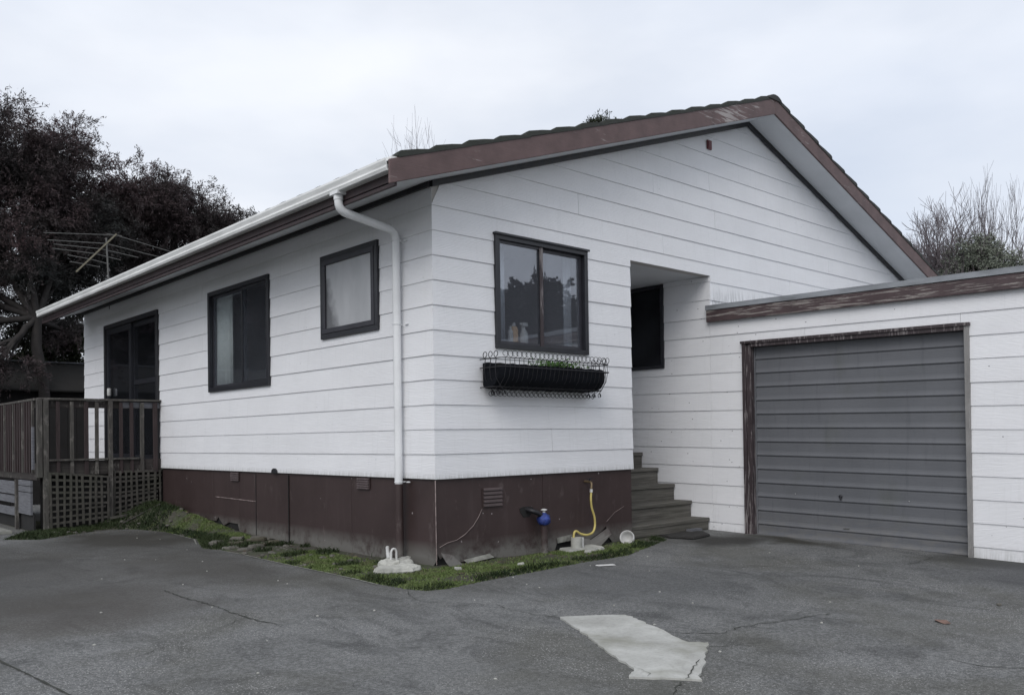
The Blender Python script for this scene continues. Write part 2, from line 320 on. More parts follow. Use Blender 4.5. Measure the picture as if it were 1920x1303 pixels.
def mat_frost():
    m, t, b = newmat('frosted_glass'); v = vmap(t, (1, 1, .35)); n = noise(t, v, 5, 5, .6)
    c = t.nodes.new('ShaderNodeTexCoord'); s = t.nodes.new('ShaderNodeSeparateXYZ'); t.links.new(c.outputs['Object'], s.inputs[0])
    base = mixc(t, ramp(t, n, .3, .7), (.36, .37, .385), (.45, .46, .475))
    # a dark smudge in the colour of the obscure glass, low at the far jamb
    k = math_(t, 'ADD', math_(t, 'MULTIPLY', math_(t, 'SUBTRACT', s.outputs[1], 1.46), 5.2), math_(t, 'MULTIPLY', math_(t, 'SUBTRACT', 1.70, s.outputs[2]), 2.0))
    k = math_(t, 'ADD', k, math_(t, 'MULTIPLY', math_(t, 'SUBTRACT', noise(t, vmap(t), 12, 4), .5), .9))
    k = math_(t, 'MULTIPLY', ramp(t, math_(t, 'MULTIPLY', k, .5), .12, .48), math_(t, 'LESS_THAN', s.outputs[2], 1.88)); base = mixc(t, math_(t, 'MULTIPLY', k, .85), base, (.07, .072, .078))
    t.links.new(base, b.inputs['Base Color']); b.inputs['Roughness'].default_value = .32; b.inputs['Specular IOR Level'].default_value = .7
    bump(t, b, noise(t, vmap(t), 90, 2), .25, .003); return m
M_frost = mat_frost()
def mat_gdoor():
    m, t, b = newmat('grey_garage_door'); v = vmap(t, (1, 1, 1)); n = noise(t, v, 1.6, 5, .6); st = noise(t, vmap(t, (1, 3, 50)), 1.5, 4)
    base = mixc(t, ramp(t, n, .3, .7), (.100, .105, .116), (.128, .133, .146)); base = mixc(t, math_(t, 'MULTIPLY', st, .25), base, (.16, .165, .175))
    base = mixc(t, math_(t, 'MULTIPLY', ramp(t, noise(t, vmap(t, (1, 1, .6)), 3.1, 4), .58, .75), .35), base, (.085, .092, .075))
    c = t.nodes.new('ShaderNodeTexCoord'); s_ = t.nodes.new('ShaderNodeSeparateXYZ'); t.links.new(c.outputs['Object'], s_.inputs[0])
    lo = math_(t, 'MAXIMUM', math_(t, 'SUBTRACT', 1.0, math_(t, 'MULTIPLY', math_(t, 'ADD', s_.outputs[2], .80), 2.6)), 0)
    base = mixc(t, math_(t, 'MULTIPLY', math_(t, 'MULTIPLY', lo, ramp(t, noise(t, vmap(t, (1, 2, 5)), 3, 6, .7), .40, .62)), .7), base, (.17, .165, .155))
    base = mixc(t, math_(t, 'MULTIPLY', ramp(t, noise(t, vmap(t, (1, 9, .7)), 2, 5, .65), .56, .74), .4), base, (.065, .068, .075))
    t.links.new(base, b.inputs['Base Color']); b.inputs['Roughness'].default_value = .5; b.inputs['Metallic'].default_value = .0; bump(t, b, noise(t, vmap(t, (1, 1, 6)), 14, 4), .25, .004); return m
M_gdoor = mat_gdoor()
M_flash = simple('grey_flashing', (.24, .255, .275), .5, .3, 3, .15, stretch=(1, 1, 4))
M_iron = simple('black_iron', (.012, .012, .015), .5, .2, 20, .1)
M_liner = simple('black_basket_liner', (.008, .009, .012), .9, .3, 30, .5, spec=.1)
M_brass = simple('old_brass', (.20, .15, .09), .5, .3, 30, .2, metal=.6)
M_hose = simple('yellow_hose', (.52, .43, .14), .5, .2, 12, .1)
M_blue = simple('blue_plastic', (.020, .040, .19), .6, .5, 16, .6)
M_whitepl = simple('white_plastic', (.50, .50, .49), .45, .12, 14, .1)
M_orange = simple('tan_plastic', (.55, .36, .20), .5, .1, 14, .1)
M_alum = simple('antenna_metal', (.13, .13, .125), .7, .2, 14, .1, metal=.3)
M_alumy = simple('antenna_boom', (.20, .18, .13), .5, .2, 14, .1, metal=.3)
M_stone = simple('flat_stones', (.10, .095, .082), .9, .35, 6, .5, rand=True)
M_stoneb = simple('brown_stones', (.085, .078, .056), .9, .35, 6, .5, rand=True)
M_ventslat = simple('vent_slat', (.085, .065, .066), .6, .2, 9, .1)
M_sw = None
M_void = simple('underfloor_dark', (.012, .012, .012), .9, .2, 5, 0)
M_pinks = simple('bare_corner', (.26, .21, .20), .8, .5, 12, .3)
def mat_soil():
    m, t, b = newmat('soil_and_moss'); v = vmap(t); n = noise(t, v, 3.0, 6, .65); f = noise(t, v, 40, 5, .7)
    base = mixc(t, ramp(t, f, .3, .7), (.028, .025, .020), (.085, .078, .062)); base = mixc(t, math_(t, 'MULTIPLY', ramp(t, n, .42, .58), .75), base, (.045, .062, .022))
    t.links.new(base, b.inputs['Base Color']); b.inputs['Roughness'].default_value = .95; bump(t, b, f, .8, .02); return m
M_soil = mat_soil()
def mat_leaf(name, c1, c2, c3=None, trans=.0, patch=1.2):
    m, t, b = newmat(name); v = vmap(t); n = noise(t, v, patch, 3, .6); f = noise(t, v, 9, 2)
    base = mixc(t, ramp(t, n, .38, .62), c1, c2)
    if c3: base = mixc(t, ramp(t, noise(t, v, patch*.6, 3), .55, .7), base, c3)
    base = mixc(t, math_(t, 'MULTIPLY', f, .5), base, tuple(x*.5 for x in c1))
    t.links.new(base, b.inputs['Base Color']); b.inputs['Roughness'].default_value = .7; b.inputs['Specular IOR Level'].default_value = .2; return m
M_grass = mat_leaf('grass_blades', (.105, .150, .045), (.150, .190, .075), (.14, .125, .085), patch=7)
M_moss = mat_leaf('dark_weeds', (.022, .036, .014), (.040, .055, .022))
M_lf_dark = mat_leaf('dark_feathery_foliage', (.042, .046, .044), (.078, .054, .058), (.105, .064, .068), patch=.55)
M_lf_green = mat_leaf('olive_foliage', (.030, .040, .022), (.055, .062, .036), patch=1.0)
M_lf_conifer = mat_leaf('grey_green_foliage', (.15, .17, .135), (.25, .27, .22), patch=1.4)
M_bark = simple('dark_bark', (.022, .019, .018), .9, .3, 12, .4)
M_twig = simple('grey_twigs', (.145, .125, .135), .9, .3, 6, .2)
M_shed = simple('dark_shed_wall', (.010, .009, .009), .9, .3, 4, .2)
M_shedroof = simple('brown_shed_roof', (.011, .010, .009), .95, .3, 3, .3)
M_ground = simple('far_ground', (.045, .055, .030), .95, .4, .5, .3)

# ------------------------------------------------------------------ ground and driveway
def gz(x, y): return -.728 + .021*min(y, 0.0)
def sheet(name, xs, ys, fn, m, **kw):
    V = [(x, y, fn(x, y)) for y in ys for x in xs]; nx = len(xs)
    F = [[j*nx+i, j*nx+i+1, (j+1)*nx+i+1, (j+1)*nx+i] for j in range(len(ys)-1) for i in range(nx-1)]
    o = npmesh(name, V, F, m, **kw); o.data.polygons.foreach_set('use_smooth', [True]*len(F)); return o
sheet('ground', list(np.linspace(-400, 400, 5)), list(np.linspace(-400, 400, 5)), lambda x, y: -1.25, M_ground, kind='structure')
drive = sheet('driveway', list(np.arange(-16, 4.6, .5)), list(np.arange(-16, 13.0, .5)), lambda x, y: gz(x, y), M_drive, kind='structure')

LP = [(-.756,-.144),(-.741,1.153),(-.706,2.089),(-.721,2.576),(-.777,2.826),(-.70,3.07),(-.488,3.675),(-.423,4.762),(-.568,5.403),(-.818,5.604),(-1.326,5.298),(-1.706,5.011),(-2.0,5.35),(-1.55,6.1),(-1.55,9.6),(.15,9.6),(.15,.15),
      (2.95,.15),(2.80,-.19),(2.40,-.34),(1.72,-.60),(.945,-.62),(.413,-.67),(-.10,-.71),(-.48,-.765),(-.64,-.727),(-.72,-.547)]
LPa = np.array(LP)
def sdist(px, py):
    """signed distance to the planting strip outline, positive inside"""
    px = np.asarray(px, float); py = np.asarray(py, float); best = np.full(px.shape, 1e9); ins = np.zeros(px.shape, bool); n = len(LPa)
    for i in range(n):
        ax, ay = LPa[i]; bx, by = LPa[(i+1) % n]; dx, dy = bx-ax, by-ay
        tt = np.clip(((px-ax)*dx+(py-ay)*dy)/(dx*dx+dy*dy), 0, 1); best = np.minimum(best, np.hypot(px-ax-tt*dx, py-ay-tt*dy))
        cnd = ((ay > py) != (by > py)); xi = ax+(py-ay)*dx/(dy if dy else 1e-9); ins ^= cnd & (px < xi)
    return np.where(ins, best, -best)
def sm(t): t = np.clip(t, 0, 1); return t*t*(3-2*t)
_ph = rng.uniform(0, 6.28, (6, 3)); _fr = rng.uniform(3, 17, (6, 2))*np.where(rng.random((6, 2)) < .5, -1, 1)
def wob(x, y): return sum(np.sin(_fr[i, 0]*x+_fr[i, 1]*y+_ph[i, 0])/(1.0+abs(_fr[i, 0])*.3) for i in range(6))/2.2
def lawnz(x, y):
    x = np.asarray(x, float); y = np.asarray(y, float); d = sdist(x, y)
    base = -.728+.021*np.minimum(y, 0)
    bank = .27*sm((y-2.4)/3.6)*sm((x+.95)/.85)
    return base + np.where(d > 0, .003+.010*sm(d/.16)+.010*wob(x, y)*sm(d/.12)+bank*sm(d/.3), -.03+np.maximum(d, -1)*.1)
xs = np.arange(-2.2, 3.05, .035); ys = np.arange(-.9, 7.6, .035)
X, Y = np.meshgrid(xs, ys); Z = lawnz(X, Y); nx = len(xs)
I = (np.arange(len(ys)-1)[:, None]*nx+np.arange(nx-1)[None, :]); D = sdist(X, Y)
keep = (D[:-1, :-1] > -.12).ravel(); I = I.ravel()[keep]
F = np.stack([I, I+1, I+nx+1, I+nx], 1); used = np.unique(F); remap = np.zeros(X.size, int); remap[used] = np.arange(len(used))
V = np.stack([X.ravel(), Y.ravel(), Z.ravel()], 1)[used]
lawn = npmesh('soil', V, remap[F], M_soil, kind='structure'); lawn.data.polygons.foreach_set('use_smooth', [True]*len(lawn.data.polygons))

# grass blades: nobody could count them
def blades(name, n, mask, m, h=(.012, .035), label=None):
    P = []
    while len(P) < n:
        x = rng.uniform(-2, 2.9, 60000); y = rng.uniform(-.8, 6.6, 60000); d = sdist(x, y)
        ok = (d > .005) & mask(x, y, d) & ((x < -.02) | (y < -.02)); P.extend(np.stack([x, y], 1)[ok].tolist())
    P = np.array(P[:n]); z = lawnz(P[:, 0], P[:, 1]); a = rng.uniform(0, 6.28, n); hh = rng.uniform(h[0], h[1], n)*(1+.6*wob(P[:, 0]*1.7, P[:, 1]*1.7)); hh = np.maximum(hh*np.clip(.45+sdist(P[:, 0], P[:, 1])/.10, .4, 1.15), .005); wd = rng.uniform(.0025, .006, n)
    ln = rng.normal(0, .55, (n, 2))*hh[:, None]
    b = np.stack([P[:, 0], P[:, 1], z-.004], 1); s = np.stack([np.cos(a)*wd, np.sin(a)*wd, 0*a], 1); tp = b+np.stack([ln[:, 0], ln[:, 1], hh+.004], 1)
    mid = (b+tp)/2+np.stack([-ln[:, 0]*.15, -ln[:, 1]*.15, hh*.12], 1)
    V = np.stack([b-s, b+s, mid+s*.8, tp, mid-s*.8], 1).reshape(-1, 3); k = np.arange(n)*5
    F = np.concatenate([np.stack([k, k+1, k+2, k+4], 1), np.stack([k+4, k+2, k+3, k+3], 1)])
    F1 = np.stack([k, k+1, k+2, k+4], 1); F2 = np.stack([k+4, k+2, k+3], 1)
    me = bpy.data.meshes.new(name); me.from_pydata(V.tolist(), [], F1.tolist()+F2.tolist()); me.materials.append(m)
    o = bpy.data.objects.new(name, me); col.objects.link(o); o['kind'] = 'stuff'
    if label: tag(o, label, 'grass')
    return o
def m_bright(x, y, d):
    f = wob(x*.9+3, y*.9) + rng.normal(0, .25, x.shape)
    front = (y < -.06) & (f > .0) & (x < 2.45)
    side = (x < 0) & (y > -.2) & (y < 1.75) & (f > -.05) & (x < -.14)
    far = (x < 0) & (y > 2.9) & (y < 5.2) & (x > -.70) & (x < -.10) & (f > .05)
    return (front | side | far) & (~((y < -.45) & (x > .9) & (f < .1)))
blades('grass', 40000, m_bright, M_grass, (.005, .016), 'short bright green grass along the foot of the brown foundation')
def m_dark(x, y, d):
    f = wob(x*1.3, y*1.3+2)
    return ((x < 0) & (y > 2.5) & (y < 5.9) & (f > -.6) & ((x < -.35) | (y > 5))) | ((x < 0) & (y > .2) & (y < 2.6) & (f > .25)) | ((y < 0) & (d < .12) & (f > -.2))
blades('weeds', 15000, m_dark, M_moss, (.012, .045), 'dark low weeds on the soil bank beside the deck')

def ribbon(name, pts, wd, m, parent, dz=.004, jag=.42, seg=.03):
    P = [Vector((p[0], p[1], 0)) for p in pts]; Q = [P[0]]
    for a, b in zip(P[:-1], P[1:]):
        n = max(1, int((b-a).length/seg)); nrm = Vector((-(b-a).y, (b-a).x, 0)).normalized()
        for i in range(1, n+1): Q.append(a.lerp(b, i/n)+nrm*random.uniform(-1, 1)*seg*jag*(i < n))
    mb = MB(); vs = []; fs = []
    for i, q in enumerate(Q):
        d = (Q[min(i+1, len(Q)-1)]-Q[max(i-1, 0)]).normalized(); nrm = Vector((-d.y, d.x, 0)); ww = wd*.8*random.uniform(.35, 1.3)*(.3 if i in (0, len(Q)-1) else 1)
        for s in (-1, 1): p = q+nrm*s*ww/2; vs.append((p.x, p.y, gz(p.x, p.y)+dz))
    for i in range(len(Q)-1): fs.append([2*i, 2*i+1, 2*i+3, 2*i+2])
    return mb.add(vs, fs).build(name, m, parent)
for pts, wd in [([(-1.976,.62),(-1.991,.084),(-1.961,-.187),(-1.963,-.509),(-1.952,-.778),(-1.90,-1.0)], .013),
                ([(-.58,-1.399),(-.623,-1.602),(-.609,-1.782),(-.558,-1.95)], .009), ([(-.39,-2.564),(-.297,-2.717),(-.153,-2.849),(.06,-2.832),(.259,-2.885),(.503,-2.954),(.787,-3.012)], .009),
                ([(.06,-2.832),(.12,-2.95),(.17,-3.02)], .006), ([(-.471,-2.971),(-.353,-3.034),(-.23,-3.085),(-.114,-3.144)], .006),
                ([(.232,-3.923),(.209,-4.007),(.215,-4.102),(.319,-4.234),(.5,-4.5)], .008), ([(2.96,-2.495),(3.2,-2.525),(3.642,-2.482)], .008),
                ([(-1.064,-3.262),(-1.181,-3.292),(-1.267,-3.349),(-1.33,-3.5)], .010), ([(-2.9,-1.19),(-2.3,-.9),(-1.9,-.6)], .005), ([(-3.4,2.6),(-2.6,2.3),(-1.9,2.75),(-1.2,3.0)], .006),
                ([(-.75,-.62),(-.9,-1.0),(-.62,-1.35)], .005)]:
    ribbon('crack', pts, wd, M_crack, drive)
ribbon('joint', [(-3.35,.4),(-3.30,-.79),(-3.253,-1.163),(-3.207,-1.583),(-3.1,-2.6)], .016, M_crack, drive, jag=.05)
ribbon('joint', [(-.80,2.95),(-1.35,3.05),(-2.2,3.0)], .010, M_crack, drive, jag=.1)
ribbon('concrete_edging', [(-.770,-.30),(-.755,.5),(-.752,1.153),(-.717,2.089),(-.732,2.576)], .020, M_edge, drive, dz=.006, jag=.06)
ribbon('concrete_edging', [(-.70,3.15),(-.515,3.66),(-.46,4.4)], .018, M_edge, drive, dz=.006, jag=.1)
# pale repair patch let into the driveway
pt = [(-.558,-1.95),(-.21,-2.186),(-.28,-2.357),(-.37,-2.60),(-.484,-2.854),(-.415,-2.932),(-.70,-3.115),(-1.011,-3.306),(-1.211,-3.056),(-1.09,-2.985),(-.96,-2.70),(-.814,-2.46),(-.69,-2.21)]
PP = []
for a, b in zip(pt, pt[1:]+pt[:1]):
    n = 6
    for i in range(n): PP.append((a[0]+(b[0]-a[0])*i/n+random.uniform(-.011, .011), a[1]+(b[1]-a[1])*i/n+random.uniform(-.011, .011)))
mb = MB(); k = len(PP); mb.add([(x, y, gz(x, y)+.010) for x, y in PP]+[(x, y, gz(x, y)-.02) for x, y in PP], [list(range(k))]+[[i+k, (i+1) % k+k, (i+1) % k, i] for i in range(k)])
patch = mb.build('concrete_patch', M_patch, drive)
ribbon('crack', [(-.735,-3.109),(-.86,-3.16),(-.93,-3.20),(-1.003,-3.234),(-1.064,-3.262)], .009, M_crack, drive, dz=.014)
ribbon('crack', [(-1.09,-2.985),(-1.11,-3.10),(-1.16,-3.12)], .004, M_crack, drive, dz=.014)

# ------------------------------------------------------------------ HOUSE
S = .205; W = 3.8905; HX = 9.36; HY = 9.25; RX = 4.68; SL = .337; OV = .37; EX = -.68
def zs(x): return 2.455 + SL*(x if x <= RX else 2*RX-x)            # underside of the sloping soffit
house = thing('house', 'single storey white weatherboard gable house with brown foundation and tiled roof', 'house', (0, 0, -.73))
D0, D1 = .003, .0115                                                    # board thickness at its head and at its drip edge

def boards(parent, mat_, axis, pos, sgn, u0, u1, zb, s, nrow, holes, top=None, bot=None, shear=0.0, joints=None, mit0=False, mit1=False, maxlen=4.2, name='weatherboard', seed=1, z_off=None):
    """lapped boards on the plane axis=pos whose outside faces sgn along that axis. u runs along the wall."""
    r_ = random.Random(seed)
    for k in range(nrow):
        za, zt = zb+k*s, zb+(k+1)*s
        if bot is not None and zt <= bot: continue
        cuts = [u0]
        if joints and k in joints: cuts += sorted(joints[k])
        elif u1-u0 > maxlen: 
            c = u0+r_.uniform(1.3, maxlen)
            while c < u1-.5: cuts.append(c); c += maxlen
        cuts.append(u1)
        for ci in range(len(cuts)-1):
            a, b = cuts[ci]+(.0015 if ci else 0), cuts[ci+1]-(.0015 if ci < len(cuts)-2 else 0)
            # split into solid spans first, so that a window in the way makes two boards
            spans = [(a, b)]
            for (h0, h1, g0, g1) in holes:
                if g0 <= za+.02 and g1 >= zt-.02:
                    ns = []
                    for (p, q) in spans:
                        if h1 <= p or h0 >= q: ns.append((p, q))
                        else:
                            if h0 > p: ns.append((p, h0))
                            if h1 < q: ns.append((h1, q))
                    spans = ns
            for (p, q) in spans:
                if q-p < .012: continue
                mb = MB(); us = sorted({p, q}|{h for H in holes for h in H[:2] if p < h < q})
                zz = sorted({za, zt}|{g for H in holes for g in H[2:] if za+.002 < g < zt-.002}|({bot} if bot is not None and za < bot < zt else set()))
                jit = r_.uniform(-.0012, .0012); jo = r_.uniform(-.0010, .0012)
                for zi in range(len(zz)-1):
                    c0, c1 = zz[zi], zz[zi+1]
                    if bot is not None and c1 <= bot+1e-6: continue
                    # merge neighbouring cells that are both solid
                    run = None; segs = []
                    for ui in range(len(us)-1):
                        mu, mz = (us[ui]+us[ui+1])/2, (c0+c1)/2
                        hole = any(H[0] < mu < H[1] and H[2] < mz < H[3] for H in holes)
                        if not hole: run = [us[ui], us[ui+1]] if run is None else [run[0], us[ui+1]]
                        if hole or ui == len(us)-2:
                            if run: segs.append(run)
                            run = None
                    for (e0, e1) in segs:
                        lo = [e0, e1]; hi = [e0, e1]
                        if top:
                            t0, t1 = top(c0), top(c1)          # allowed span at the two heights
                            if t0[0] >= t0[1]: continue
                            lo = [max(e0, t0[0]), min(e1, t0[1])]; hi = [max(e0, t1[0]), min(e1, t1[1])]
                            if lo[0] >= lo[1]: continue
                            if hi[0] > hi[1]: mid = (max(lo[0], min(lo[1], (t1[0]+t1[1])/2))); hi = [mid, mid]
                            if hi[0] > lo[1]: hi = [lo[1], lo[1]]
                            if hi[1] < lo[0]: hi = [lo[0], lo[0]]
                        f = lambda z: D1+(D0-D1)*(z-za)/(zt-za)+jo
                        vs = []
                        for (u, z) in ((lo[0], c0), (lo[1], c0), (hi[1], c1), (hi[0], c1)):
                            for d in (0.0, f(z)):
                                uu = u
                                if mit0 and abs(u-u0) < 1e-6: uu = u-d
                                if mit1 and abs(u-u1) < 1e-6: uu = u+d
                                zz_ = z+jit+shear*(u if axis == 0 else 0)
                                vs.append((pos+sgn*d, uu, zz_) if axis == 0 else (uu, pos+sgn*d, zz_))
                        fl = [[1,3,5,7],[0,6,4,2],[0,2,3,1],[2,4,5,3],[4,6,7,5],[6,0,1,7]]
                        if (axis == 1 and sgn > 0) or (axis == 0 and sgn < 0): fl = [x[::-1] for x in fl]
                        mb.add(vs, fl)
                if mb.v: mb.build(name, mat_, parent)

def gtop(z):      # gable outline under the soffit
    z = z+.0; a = (z-2.428)/SL; return (max(0.0, a), 2*RX-max(0.0, a))
KW = (.665, 1.845, 1.115, 2.115)          # kitchen window
RC = (2.505, W, -1, 2.118)                # porch recess in the gable wall
boards(house, M_board, 1, 0.0, -1, 0.0, HX, 0.0, S, 20, [KW, RC], top=gtop, joints={
    0: [], 1: [1.35], 2: [], 3: [], 4: [], 5: [], 6: [], 7: [], 8: [], 9: [], 10: [5.6], 11: [3.05], 12: [1.75, 6.6], 13: [4.0], 14: [2.9], 15: [3.9], 16: [], 17: [], 18: [], 19: []}, mit0=True)
SW1 = (2.845, 4.395, .925, 2.110); SW2 = (.770, 1.755, 1.305, 2.105); SD = (6.02, 8.185, -.02, 2.112)
boards(house, M_board, 0, 0.0, -1, 0.0, HY, 0.0, S, 12, [SW1, SW2, SD], top=lambda z: (0.0, HY) if z < 2.43 else (0.0, HY), mit0=True, seed=5, joints={k: ([4.6] if k % 3 == 1 else []) + ([8.7] if k % 5 == 2 else []) for k in range(12)})
# sub-floor sheets, each a part; the bottom edges are broken
def skirt_sheet(axis, pos, u0, u1, bottom, ztop=-.004, th=.008):
    poly = [(u0, ztop), (u1, ztop)] + [(u, z) for u, z in bottom][::-1]
    mb = MB()
    mb.extrude(poly, axis, pos, pos+th); return mb.build('foundation_sheet', M_skirt, house)
skirt_sheet(1, .012, .014, 1.235, [(.014,-.60),(.05,-.66),(.10,-.63),(.20,-.70),(.42,-.715),(.62,-.70),(.90,-.74),(1.235,-.76)])
skirt_sheet(1, .010, 1.238, 2.49, [(1.238,-.76),(1.38,-.72),(1.42,-.63),(1.60,-.60),(1.62,-.72),(1.80,-.72),(1.85,-.66),(2.02,-.60),(2.10,-.545),(2.12,-.64),(2.20,-.72),(2.49,-.76)])
skirt_sheet(0, .012, .008, 1.30, [(.008,-.66),(.06,-.72),(.25,-.715),(.5,-.76),(1.30,-.75)])
skirt_sheet(0, .012, 1.303, 2.498, [(1.303,-.75),(2.0,-.74),(2.498,-.735)])
skirt_sheet(0, .006, 2.506, 3.236, [(2.506,-.715),(3.236,-.69)])
skirt_sheet(0, .012, 3.244, 3.66, [(3.244,-.72),(3.66,-.70)])
skirt_sheet(0, .012, 3.665, 4.36, [(3.665,-.70),(3.72,-.60),(3.95,-.595),(4.1,-.64),(4.25,-.55),(4.30,-.60),(4.36,-.60)])
skirt_sheet(0, .012, 4.365, 5.98, [(4.365,-.60),(5.98,-.60)])
# ledge strips on the low sheets
MB().box((.005, 3.26, -.322), (.0115, 4.30, -.316), lambda p: (p[0], p[1], p[2]+.006*math.sin(p[1]*9))).build('batten', M_pinks, house)
MB().tube([(.002, .002, -.01), (.002, .002, -.30)], .0045, 6).tube([(.003, .003, -.30), (.006, .004, -.70)], .0035, 6).build('corner_strip', M_pinks, house)
MB().box((.03, .03, -1.0), (2.40, .05, -.02)).box((.03, .06, -1.0), (.05, 9.2, -.02)).box((2.40, .03, -1.0), (2.49, 1.5, -.02)).build('underfloor_shade', M_void, house)  # near-black sheets standing in for the shade of the open underfloor
def vent(axis, u0, u1, z0, z1):
    r = MB()
    def bx(a, b, c, d, p0, p1): r.box((a, p0, c), (b, p1, d)) if axis == 1 else r.box((p0, a, c), (p1, b, d))
    bx(u0, u1, z0, z1, .002, .006); v = r.build('vent', M_skirt, house)
    n = 5
    for i in range(n):
        z = z0+(z1-z0)*(i+.5)/n; q = MB(); h = (z1-z0)/n
        if axis == 1: q.box((u0+.01, -.008, z-h*.05), (u1-.01, .0018, z+h*.38), lambda p: (p[0], p[1], p[2]-(.008 if p[1] < 0 else 0)))
        else: q.box((-.008, u0+.01, z-h*.05), (.0018, u1-.01, z+h*.38), lambda p: (p[0], p[1], p[2]-(.008 if p[0] < 0 else 0)))
        q.build('slat', M_ventslat, v)
        g = MB()
        if axis == 1: g.box((u0+.012, -.0005, z-h*.42), (u1-.012, .0015, z-h*.08))
        else: g.box((-.0005, u0+.012, z-h*.42), (.0015, u1-.012, z-h*.08))
        g.build('slot', M_void, v)
vent(1, .507, .737, -.265, -.095); vent(0, .975, 1.195, -.115, -.012); vent(0, 3.655, 3.875, -.112, -.014)
ck = MB().tube([(.50, .004, -.275), (.46, .004, -.34), (.40, .004, -.41), (.31, .004, -.475), (.22, .004, -.515), (.12, .004, -.53), (.04, .004, -.56)], .0028, 4).tube([(2.10, .003, -.50), (2.22, .003, -.42), (2.36, .003, -.37)], .002, 4, False); ck.build('sheet_crack', M_pinks, house)
fl_ = MB(); fl_.extrude([(-.058*math.cos(q)+0, .050*math.sin(q)) for q in np.linspace(0, math.pi, 9)], 0, -.030, -.0125); fl_.v = [(v[0], v[1]+2.76, v[2]-.002) for v in fl_.v]; fl_.build('overflow_flap', M_iron, house)
MB().box((-.001, 3.236, -.70), (.004, 3.244, -.02)).box((-.001, 2.498, -.715), (.004, 2.506, -.02)).build('hatch_gap', M_void, house)
# hole where the waste pipe leaves the front sheet
a_ = [(1.025+.075*math.cos(t)*(1+.3*math.sin(3*t)), -.335+.062*math.sin(t)*(1+.25*math.cos(2*t))) for t in np.linspace(0, 6.28, 13)[:-1]]
MB().extrude(a_, 1, .007, .009).build('pipe_hole', M_void, house)
# wall linings, so that nothing shows through the laps; recess and rooms
MB().box((.012, .012, .0), (.30, .10, 2.40)).build('wall_lining', M_room, house) if 0 else None
def wallbox(holes, axis, pos0, pos1, u0, u1, z0, z1, m, name='wall_lining'):
    us = sorted({u0, u1}|{h for H in holes for h in H[:2] if u0 < h < u1}); zz = sorted({z0, z1}|{h for H in holes for h in H[2:] if z0 < h < z1}); mb = MB()
    for i in range(len(us)-1):
        for j in range(len(zz)-1):
            mu, mz = (us[i]+us[i+1])/2, (zz[j]+zz[j+1])/2
            if any(H[0] < mu < H[1] and H[2] < mz < H[3] for H in holes): continue
            mb.box((us[i], pos0, zz[j]), (us[i+1], pos1, zz[j+1])) if axis == 1 else mb.box((pos0, us[i], zz[j]), (pos1, us[i+1], zz[j+1]))
    return mb.build(name, m, house)
wallbox([KW, (2.505, W+.1, -1, 2.118)], 1, .001, .10, .003, HX-.01, .0, 2.42, M_room)
wallbox([SW1, SW2, SD], 0, .001, .10, .101, HY-.01, .0, 2.42, M_room)
MB().extrude([(.02, 2.421), (HX-.02, 2.421), (RX, 3.98)], 1, .002, .05).build('gable_lining', M_room, house)
MB().box((.1, HY-.1, 0), (HX, HY-.01, 2.42)).box((HX-.1, .1, 0), (HX-.005, HY-.1, 2.42)).build('back_wall', M_board, house)
MB().box((.1, .1, -.02), (2.4, HY-.1, .0)).box((2.4, 1.6, -.02), (HX-.1, HY-.1, .0)).build('room_floor', M_roomfloor, house)
MB().box((.1, .1, 2.40), (HX-.1, HY-.1, 2.418)).build('room_ceiling', M_room, house)
MB().box((2.42, .1, .0), (2.49, 5.0, 2.40)).box((.1, 2.2, 0), (2.42, 2.27, 2.40)).box((.1, 5.2, 0), (5.0, 5.28, 2.4)).build('room_partition', M_room, house)
# porch recess: inner wall, ceiling, threshold
MB().box((2.492, .0025, .0), (2.503, 1.75, 2.115)).box((2.503, 1.75, -.1), (W, 1.80, 2.115)).build('porch_wall', M_board, house)
MB().box((2.505, .004, 2.119), (W+.02, 1.80, 2.135)).build('porch_ceiling', M_soffit, house)
# barge boards, soffits, trims, fascia
def slope_prism(mb, x0, x1, y0, y1, lo, hi):
    vs = [(x, y, zs(x)+o) for x in (x0, x1) for y in (y0, y1) for o in (lo, hi)]
    return mb.add(vs, [[0,1,3,2],[4,6,7,5],[0,2,6,4],[1,5,7,3],[0,4,5,1],[2,3,7,6]])
for (a, b) in ((EX, RX-.0015), (RX+.0015, 2*RX-EX)):
    slope_prism(MB(), a, b, -OV-.022, -OV, -.008, .172).build('barge_board', M_barge, house, bevel=.003)
    slope_prism(MB(), a+(.06 if a < 0 else 0), b-(.06 if b > RX+1 else 0), -OV+.001, HY, .0, .010).build('soffit', M_soffit, house)
    slope_prism(MB(), max(a, -.024), min(b, HX+.02), -.048, -.021, -.054, -.002).build('trim', M_black, house)
    slope_prism(MB(), a+.02, b-.02, -OV+.002, HY, .150, .168).build('roof_deck', M_void, house)
MB().box((-.048, -.020, 2.455-.058), (-.021, HY, 2.455-.012)).build('trim', M_black, house)
MB().box((-.62, -OV+.002, 2.455-SL*.62-.030), (-.598, HY, 2.455-SL*.62+.165)).build('fascia', M_fascia, house, bevel=.003)
MB().box((9.96, -OV+.002, 2.22), (9.98, HY, 2.41)).build('fascia', M_fascia, house)
# gutter: an OG profile with a bead
GZ = 2.318
prof = [(-.625,GZ+.075),(-.625,GZ),(-.690,GZ),(-.700,GZ+.022),(-.694,GZ+.030),(-.694,GZ+.040),(-.706,GZ+.072),(-.706,GZ+.088),(-.694,GZ+.088),(-.694,GZ+.078),(-.684,GZ+.040),(-.684,GZ+.012),(-.634,GZ+.012),(-.634,GZ+.075)]
MB().extrude(prof, 1, -OV+.004, HY-.0).build('gutter', M_gutter, house)
